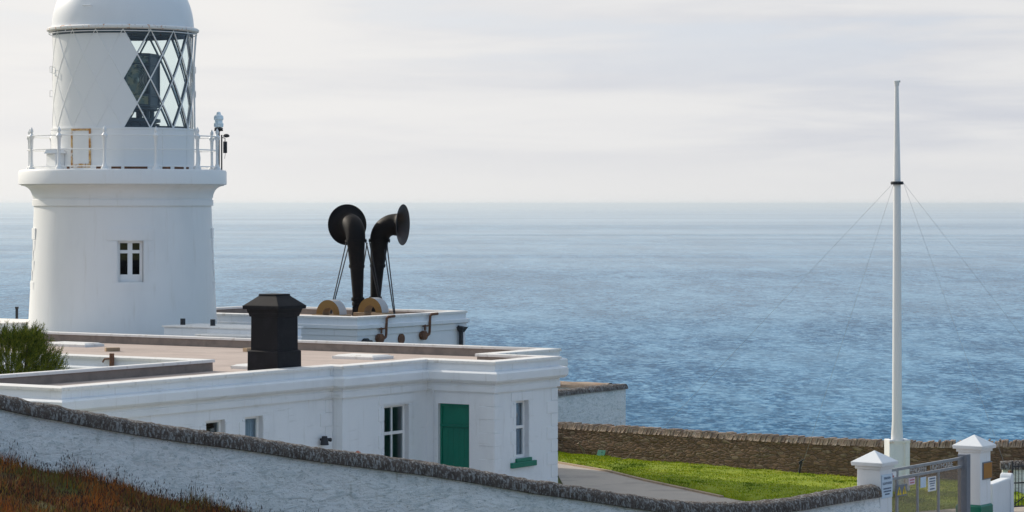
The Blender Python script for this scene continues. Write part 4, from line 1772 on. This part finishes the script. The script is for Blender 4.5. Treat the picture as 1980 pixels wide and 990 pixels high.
# ================================================================== GATE
GU = Vector((10.61 - 7.8, 64.1 - 60, 0)).normalized()
GA = math.atan2(GU.y, GU.x)
GV = Vector((-GU.y, GU.x, 0))


def pillar(px, Y, label, plinth):
    p = at(px, Y)
    t = thing('gate_pillar', label, 'pillar', (p.x, p.y, 0), GA, 'white gate pillars')
    mb = MB()
    mb.frustum(.565, .555, -.1, 1.64)
    mb.build('shaft', WALLW, t, bevel=.012)
    mb = MB()
    mb.frustum(.62, .63, 1.64, 1.71)
    mb.frustum(.74, .76, 1.71, 1.79)
    mb.frustum(.75, .02, 1.79, 2.02)
    mb.build('cap', WALLW, t, bevel=.008)
    if plinth:
        mb = MB()
        mb.frustum(.64, .64, -.1, .4)
        mb.frustum(.64, .58, .4, .445)
        mb.build('plinth', GREEN, t, bevel=.01)
    return t


pl = pillar(1691, 60, 'white gate pillar with pyramid cap where the boundary wall ends, bearing a notice', True)
pr = pillar(1884, 64.1, 'white gate pillar with pyramid cap and green base bearing an ochre plate', True)

g0 = pl.location + GU * .32 + GV * -.12
gt = thing('gate', 'grey metal driveway gate with lettered top band between the two white pillars', 'gate', (g0.x, g0.y, 0), GA)
GL = 3.75
zr1, zr2 = 1.555, 1.365
for zz in (zr1, zr2):
    mb = MB()
    mb.box(0, GL, -.025, .025, zz - .03, zz + .03)
    mb.build('rail', STEEL, gt, bevel=.005)
for (x, w_) in ((.5, .085), (1.5, .055), (2.55, .06)):
    mb = MB()
    mb.box(x - w_ / 2, x + w_ / 2, -.022, .022, .12, zr2 - .03)
    if x < 1:
        mb.box(x - w_ / 2, x + w_ / 2, -.022, .022, zr2 + .03, zr1 - .03)
    mb.build('bar', STEEL, gt, bevel=.004)
mb = MB()
mb.box(0, GL, -.02, .02, .06, .12)
mb.box(0, .06, -.022, .022, .12, zr2 - .03)
mb.build('bottom_rail', STEEL, gt)
mb = MB()
mb.box(.06, GL - .02, .006, .01, .12, zr2 - .03)
mb.build('mesh_panel', GMESH, gt)
mb = MB()
mb.box(GL, GL + .2, -.13, .1, -.1, 1.64)
mb.box(GL - .02, GL + .0, -.05, .05, 1.3, 1.6)
mb.build('gate_post', STEELD, gt, bevel=.012)


def text(body, size, M, mats, name, parent, depth=.004, align='CENTER', sx=1.0):
    cu_ = bpy.data.curves.new(name, 'FONT')
    cu_.body = body
    cu_.size = size
    cu_.extrude = depth
    cu_.align_x = align
    cu_.align_y = 'CENTER'
    tmp = bpy.data.objects.new(name, cu_)
    C.objects.link(tmp)
    dg = bpy.context.evaluated_depsgraph_get()
    me = bpy.data.meshes.new_from_object(tmp.evaluated_get(dg))
    bpy.data.objects.remove(tmp)
    me.name = name
    me.transform(M @ Matrix.Diagonal((sx, 1, 1, 1)))
    me.materials.clear()
    me.materials.append(mats)
    o = bpy.data.objects.new(name, me)
    C.objects.link(o)
    o.parent = parent
    return o


# upright plane facing local -y : text x -> x, text y -> z
UP = frameM((0, 0, 0), (1, 0, 0), (0, 0, 1), (0, -1, 0))
for word_, cx_ in (('PENDEEN', 1.53), ('LIGHTHOUSE', 2.72)):
    text(word_, .172, frameM((cx_, 0, (zr1 + zr2) / 2), (1, 0, 0), (0, 0, 1), (0, -1, 0)), STEEL, 'lettering', gt, .008, sx=1.12)


def sign(name, label, cat, loc, rz, w_, h_, mt, lines, group=None, t=.012, extra=None):
    s_ = thing(name, label, cat, loc, rz, group)
    mb = MB()
    mb.box(-w_ / 2, w_ / 2, 0, t, -h_ / 2, h_ / 2)
    mb.build('plate', mt, s_, bevel=.003)
    for (x, z, wd, hh, m_, body) in lines:
        if body:
            text(body, hh * 1.35, frameM((x, -.003, z), (1, 0, 0), (0, 0, 1), (0, -1, 0)), m_, 'lettering', s_, .0015, sx=wd)
        else:
            b = MB()
            xx = x - wd / 2
            while xx < x + wd / 2:
                ww = min(random.uniform(.025, .07), x + wd / 2 - xx)
                b.box(xx, xx + ww, -.003, -.0005, z - hh / 2, z + hh / 2)
                xx += ww + .012
            b.build('small_print', m_, s_)
    return s_


def gp(x, y, z):
    return tuple(g0 + GU * x + GV * y + Vector((0, 0, z)))


sign('gate_notice', 'small pinkish white notice on the gate, lowest and left of the three papers', 'notice', gp(1.12, -.06, 1.25), GA, .3, .15, SIGNP,
     [(0, .03, .22, .025, INKR, None), (0, -.03, .2, .025, INKR, None)], 'notices on the gate')
sign('gate_notice', 'plain pale blue square notice on the middle of the gate', 'notice', gp(1.68, -.06, 1.18), GA, .27, .23, SIGNB, [], 'notices on the gate')
sign('gate_notice', 'tall white printed notice on the gate, right of the blue one', 'notice', gp(2.12, -.06, 1.11), GA, .4, .32, SIGNW,
     [(0, .12, .28, .03, INK, None), (0, .06, .3, .025, INK, None), (0, .01, .26, .025, INK, None), (0, -.04, .2, .02, INK, None), (0, -.11, .24, .03, INK, None)], 'notices on the gate')
ws = thing('warning_sign', 'dark framed pair of yellow triangle warning signs hung low on the left of the gate', 'sign', gp(.56, -.09, 1.1), GA)
mb = MB()
mb.box(-.26, .26, 0, .02, -.125, .125)
mb.build('plate', STEELD, ws, bevel=.004)
for x in (-.125, .125):
    mb = MB()
    P = [(x - .1, -.09), (x + .1, -.09), (x, .09)]
    i = len(mb.v)
    mb.v += [(q[0], -.008, q[1]) for q in P] + [(q[0], 0, q[1]) for q in P]
    mb.f += [(0, 1, 2), (0, 3, 4, 1), (1, 4, 5, 2), (2, 5, 3, 0)]
    mb.m += [0] * 4
    mb.build('warning_triangle', YELL, ws)
    mb = MB()
    mb.box(x - .012, x + .02, -.011, -.0085, -.05, .03)
    mb.box(x - .012, x + .012, -.011, -.0085, -.08, -.06)
    mb.build('warning_mark', INK, ws)
lt = thing('gate_latch', 'red and white latch box between the gate rails beside the left pillar', 'latch', gp(.18, -.05, 1.46), GA)
mb = MB()
mb.box(-.12, .2, 0, .03, -.06, .065)
mb.build('plate', SIGNW, lt, bevel=.004)
mb = MB()
mb.tube([(-.08, 0, .0), (-.08, -.03, .0)], .055, 12)
mb.tube([(.02, 0, -.03), (.02, -.02, -.03)], .022, 8)
mb.build('knob', REDP, lt, smooth=True)

# notice on the right-hand face of the left pillar, ochre plate on the right pillar
# the pillar's right face has local normal -GV
p_ = pl.location - GV * .297 + GU * .015
sign('pillar_sign', 'pale blue lighthouse name sign on the right face of the left gate pillar', 'sign', (p_.x, p_.y, 1.27), GA, .5, .5, SIGNB,
     [(0, .17, .95, .055, INK, 'PENDEEN'), (0, .06, .95, .055, INK, 'LIGHTHOUSE'), (0, -.05, .36, .03, INK, None), (0, -.11, .34, .03, INK, None), (0, -.17, .22, .03, INK, None)])
p_ = pr.location - GV * .3 + GU * .07
op = sign('plaque', 'ochre brown plate in a grey frame on the right gate pillar', 'plaque', (p_.x, p_.y, 1.21), GA, .5, .40, STEELD, [], None, .02)
mb = MB()
mb.box(-.22, .22, -.01, -.0005, -.175, .175)
mb.build('face', ORANGE, op, bevel=.004)

# right of the gate: low white wall with rounded end pier, iron wicket, further white wall
e0 = at(1917, 64.9)
e1 = at(1946, 66.2)
sw = thing('side_wall', 'short white wall with a taller rounded end pier just right of the right gate pillar', 'wall', (e0.x, e0.y, 0), math.atan2(e1.y - e0.y, e1.x - e0.x))
mb = MB()
Ls = (e1 - e0).length
mb.box(-.3, Ls - .12, -.12, .12, -.2, .84)
mb.build('wall_face', WALLW, sw, bevel=.03)
mb = MB()
mb.box(Ls - .1, Ls + .18, -.14, .14, -.2, .8)
mb.tube([(Ls + .04, -.138, .8), (Ls + .04, .138, .8)], .138, 20)
mb.build('end_pier', WALLW, sw, bevel=.015)
w0 = at(1954, 66.4)
w1 = at(2030, 66.9)
wa_ = math.atan2(w1.y - w0.y, w1.x - w0.x)
wg = thing('wicket_gate', 'black wrought iron wicket at the right edge behind the short white wall', 'gate', (w0.x, w0.y, 0), wa_)
mb = MB()
mb.box(-.05, .0, -.04, .04, -.1, .98)
mb.build('gate_jamb', RUST, wg)
mb = MB()
mb.box(.03, .07, -.02, .02, .05, 1.2)
mb.box(.07, .95, -.015, .015, 1.06, 1.09)
mb.box(.07, .95, -.015, .015, .66, .69)
mb.box(.07, .95, -.015, .015, .1, .13)
mb.tube([(.07, 0, .15), (.92, 0, .62)], .015, 6)
mb.build('frame', IRONB, wg)
mb = MB()
for k in range(9):
    x = .14 + k * .095
    mb = MB()
    mb.tube([(x, 0, .11), (x, 0, 1.14)], .009, 6)
    mb.build('bar', IRONB, wg, smooth=True)
for k in range(4):
    x = .19 + k * .19
    mb = MB()
    mb.tube([(x + .07 * math.cos(q * .52), 0, 1.14 + .05 * math.sin(q * .52)) for q in range(7)], .008, 5)
    mb.build('scroll', IRONB, wg, smooth=True)
bw = thing('garden_wall', 'white wall with grey stone coping behind the iron wicket at the right edge', 'wall', (at(1938, 70).x, 70, 0), -.12)
mb = MB()
mb.box(0, 6, -.15, .15, -.2, .68)
mb.build('wall_face', LIME, bw)
mb = MB()
for k in range(41):
    s_ = -.05 + 6.1 * k / 40
    i = len(mb.v)
    for j in range(9):
        th = math.pi * j / 8
        mb.v.append((s_, -.2 * math.cos(th), .675 + .2 * math.sin(th) ** .6 * (1 + .2 * mnoise.noise((s_ * 5, th, 31)))))
    if k:
        for j in range(8):
            mb.f.append((i - 9 + j, i + j, i + j + 1, i - 8 + j))
            mb.m.append(0)
    else:
        mb.f.append(tuple(range(i, i + 9)))
        mb.m.append(0)
mb.build('coping', COPEL, bw, smooth=True)

# ================================================================== FLAGPOLE
fp = at(1734.5, 70)
fl = thing('flagpole', 'tall bare white flagpole in a boxed foot behind the gate, held by thin stays', 'flagpole', (fp.x, fp.y, 0))
pz = lambda y: CAMZ - (y - 388) * 70 / F
mb = MB()
mb.tube([(0, 0, 1.0), (0, 0, pz(843)), (0, 0, pz(815)), (0, 0, pz(600)), (0, 0, pz(360)), (-.01, 0, pz(165))], [.155, .15, .125, .112, .093, .05], 20)
mb.build('mast', MASTW, fl, smooth=True)
mb = MB()
mb.tube([(-.01, 0, pz(166)), (-.01, 0, pz(157))], [.06, .075], 14)
mb.tube([(-.07, 0, pz(158)), (.08, 0, pz(157))], .03, 8)
mb.build('truck', MASTW, fl, smooth=True)
mb = MB()
mb.lathe([(.09, pz(357)), (.155, pz(357)), (.165, pz(354)), (.155, pz(351)), (.09, pz(351))], 20)
mb.build('collar', IRONB, fl, smooth=True)
mb = MB()
rz_ = R_(12)
M = Matrix.Rotation(rz_, 4, 'Z')
mb.box(-.27, -.15, -.2, .2, -.1, 1.42, 0, M)
mb.box(.15, .27, -.2, .2, -.1, 1.42, 0, M)
mb.box(-.15, .15, -.16, .18, -.1, 1.36, 0, M)
mb.build('foot', WALLW, fl, bevel=.012)
mb = MB()
mb.box(-.275, .275, -.215, -.2, 1.34, 1.4, 0, M)
mb.box(.12, .15, -.19, -.16, .3, 1.34, 0, M)
mb.build('strap', RUSTW, fl)
# anchors on the turf and beyond the wall
tops = Vector((0, 0, pz(354)))
anch = [at(1252, 80.9, .35), at(1549, 75.0, .2), at(2210, 69.5, .15), at(1946, 69.2, .75)]
for q in anch:
    d = (q - Vector(fl.location))
    hd = Vector((d.x, d.y, 0)).normalized()
    mb = MB()
    mb.tube([tops + hd * .16, d], .0034, 5)
    mb.build('stay', STAY, fl)

# ================================================================== SMALL THINGS
p = at(1548, 75.4)
ap = thing('anchor_post', 'short dark post with a bent top standing on the lawn against the stone wall', 'post', (p.x, p.y, .08), 0)
mb = MB()
mb.tube([(-.05, 0, -.1), (0, 0, .2), (.02, 0, .3), (.08, 0, .33)], [.03, .028, .025, .03], 8)
mb.build('post', IRONB, ap, smooth=True)
mb = MB()
mb.tube([(.0, -.03, .25), (.0, .03, .25)], .05, 10)
mb.build('eyelet', IRONB, ap, smooth=True)

p = at(1160, 80.3)
gs = thing('green_board', 'small green board tilted back on the grass against the stone wall', 'board', (p.x, p.y, .03), -.7)
mb = MB()
M = Matrix.Rotation(R_(-24), 4, 'X')
mb.box(-.14, .14, 0, .018, 0, .22, 0, M)
mb.box(-.14, .14, .019, .03, 0, .04, 0, M)
bd_ = mb.build('panel', GREEN, gs, bevel=.004)
mb = MB()
mb.tube([(.0, .1, 0), (.0, .06, .16)], .012, 6)
mb.build('prop', WOOD, gs)

p = at(1127, 80.7)
mb = MB()
mb.tube([(.08, .1, -.05), (0, .06, .16), (-.1, .02, .3), (-.14, .0, .34)], [.04, .035, .03, .035], 8)
stp = mb.build('wooden_stake', WOOD, None, smooth=True, loc=(p.x, p.y, .06))
tag(stp, 'leaning brown stake at the foot of the stone wall left of the green board', 'stake')

p = at(1212, 78.2)
mb = MB()
mb.tube([(-.28, .0, .02), (-.08, .05, .06), (.0, .05, .08), (.17, .1, .24)], [.012, .014, .013, .006], 6)
mb.tube([(.0, .05, .08), (.1, .0, .13)], [.009, .004], 5)
mb.tube([(-.1, .05, .055), (-.02, -.12, .07)], [.009, .004], 5)
br = mb.build('fallen_branch', WOOD, None, smooth=True, loc=(p.x, p.y, .12))
tag(br, 'bare forked twig lying on the grass near the driveway edge', 'branch')

p = at(32.5, 90)
mb = MB()
mb.tube([(0, 0, -.2), (0, 0, 3.94)], .045, 10)
mb.tube([(0, 0, 3.94), (0, 0, 4.0)], .06, 10)
po_ = mb.build('iron_post', IRONB, None, smooth=True, loc=(p.x, p.y, 0))
tag(po_, 'thin black post against the sea at the left edge behind the bush', 'post')

p = at(692, 63.2)
mb = MB()
mb.lathe([(.06, 0), (.06, .06), (.055, 1.62), (.075, 1.64), (.07, 1.7), (.02, 1.73)], 14)
bol = mb.build('marker_bollard', mat('faded_red_paint', (.45, .13, .08), .6, [((.6, .5, .42), 5, .5, .65, None, .6)]), None, smooth=True, loc=(p.x, p.y, 0))
tag(bol, 'faded red bollard head just showing above the boundary wall coping', 'bollard')

# ------------------------------------------------------------------ evergreen bush in the courtyard
bp = at(22, 64.3)
bs = thing('evergreen_bush', 'feathery green evergreen bush in the courtyard at the left edge in front of the lighthouse', 'bush', (bp.x, bp.y, 0))
random.seed(21)
tr = MB()
lf = MB()
tips = []
for k in range(9):
    a = 2 * math.pi * k / 9 + random.uniform(-.3, .3)
    r1 = random.uniform(.5, 1.1)
    top = Vector((math.cos(a) * r1, math.sin(a) * r1, random.uniform(3.2, 4.1)))
    m1 = Vector((math.cos(a) * r1 * .35, math.sin(a) * r1 * .35, 1.7))
    tr.tube([(math.cos(a) * .08, math.sin(a) * .08, -.1), m1, top], [.07, .05, .015], 7)
    tips.append((m1, top))
tr.build('trunk', BARK, bs, smooth=True)


def crown_r(z):
    """radius of the crown at height z"""
    t = (z - 2.2) / 2.55
    if t < 0 or t > 1:
        return 0
    return 1.22 * (math.sin(math.pi * min(1, t * .72 + .26))) ** .8


def spray(o, d, ln, wid):
    d = d.normalized()
    side = d.cross(Vector((random.uniform(-1, 1), random.uniform(-1, 1), random.uniform(-.3, .3)))).normalized()
    n_ = 9
    q = o.copy()
    dd = d.copy()
    for j in range(n_):
        q = q + dd * ln / n_
        dd = (dd + Vector((random.uniform(-.12, .12), random.uniform(-.12, .12), .07))).normalized()
        for s_ in (-1, 1):
            e = (dd * random.uniform(.7, 1.1) + side * s_ * random.uniform(.3, .75) + Vector((random.uniform(-.25, .25), random.uniform(-.25, .25), random.uniform(-.1, .35)))).normalized()
            L_ = wid * random.uniform(.6, 1.3) * (1 - .4 * j / n_)
            pw = e.cross(Vector((random.uniform(-1, 1), random.uniform(-1, 1), random.uniform(-1, 1)))).normalized() * .006
            c_ = random.random()
            mi = 0 if c_ < .5 else (1 if c_ < .78 else 2)
            lf.quad(q - pw, q + pw, q + e * L_ + pw * .4, q + e * L_ - pw * .4, mi)


for k in range(2900):
    z = 2.15 + 2.25 * random.random() ** .85
    a = random.uniform(0, 2 * math.pi)
    lump = 1 + .26 * mnoise.noise((math.cos(a) * 1.7, math.sin(a) * 1.7, z * 1.4)) + .1 * mnoise.noise((math.cos(a) * 5, math.sin(a) * 5, z * 4))
    rr = crown_r(z) * lump * math.sqrt(random.uniform(.15, 1))
    o = Vector((math.cos(a) * rr, math.sin(a) * rr, z - .15))
    spray(o, Vector((math.cos(a) * random.uniform(.2, .9), math.sin(a) * random.uniform(.2, .9), random.uniform(.15, 1.1))), random.uniform(.2, .42), .11)
lf.build('crown', BUSHM, bs, weld=False)

# ------------------------------------------------------------------ sea haze
mb = MB()
mb.box(-177000, 177000, -177000, 177000, -60.5, 16.5)
hz = mb.build('haze', bpy.data.materials.new('sea_haze'), weld=False)
tag(hz, 'thin pale sea haze over the water', 'haze', kind='stuff')
hm = hz.data.materials[0]
hm.use_nodes = True
t = NT(hm.node_tree)
t.N.clear()
o_ = t.n('ShaderNodeOutputMaterial')
pv = t.n('ShaderNodeVolumePrincipled')
pv.inputs['Color'].default_value = (.84, .93, 1, 1)
pv.inputs['Density'].default_value = 4.2e-5
pv.inputs['Anisotropy'].default_value = .35
t.L.new(pv.outputs[0], o_.inputs['Volume'])
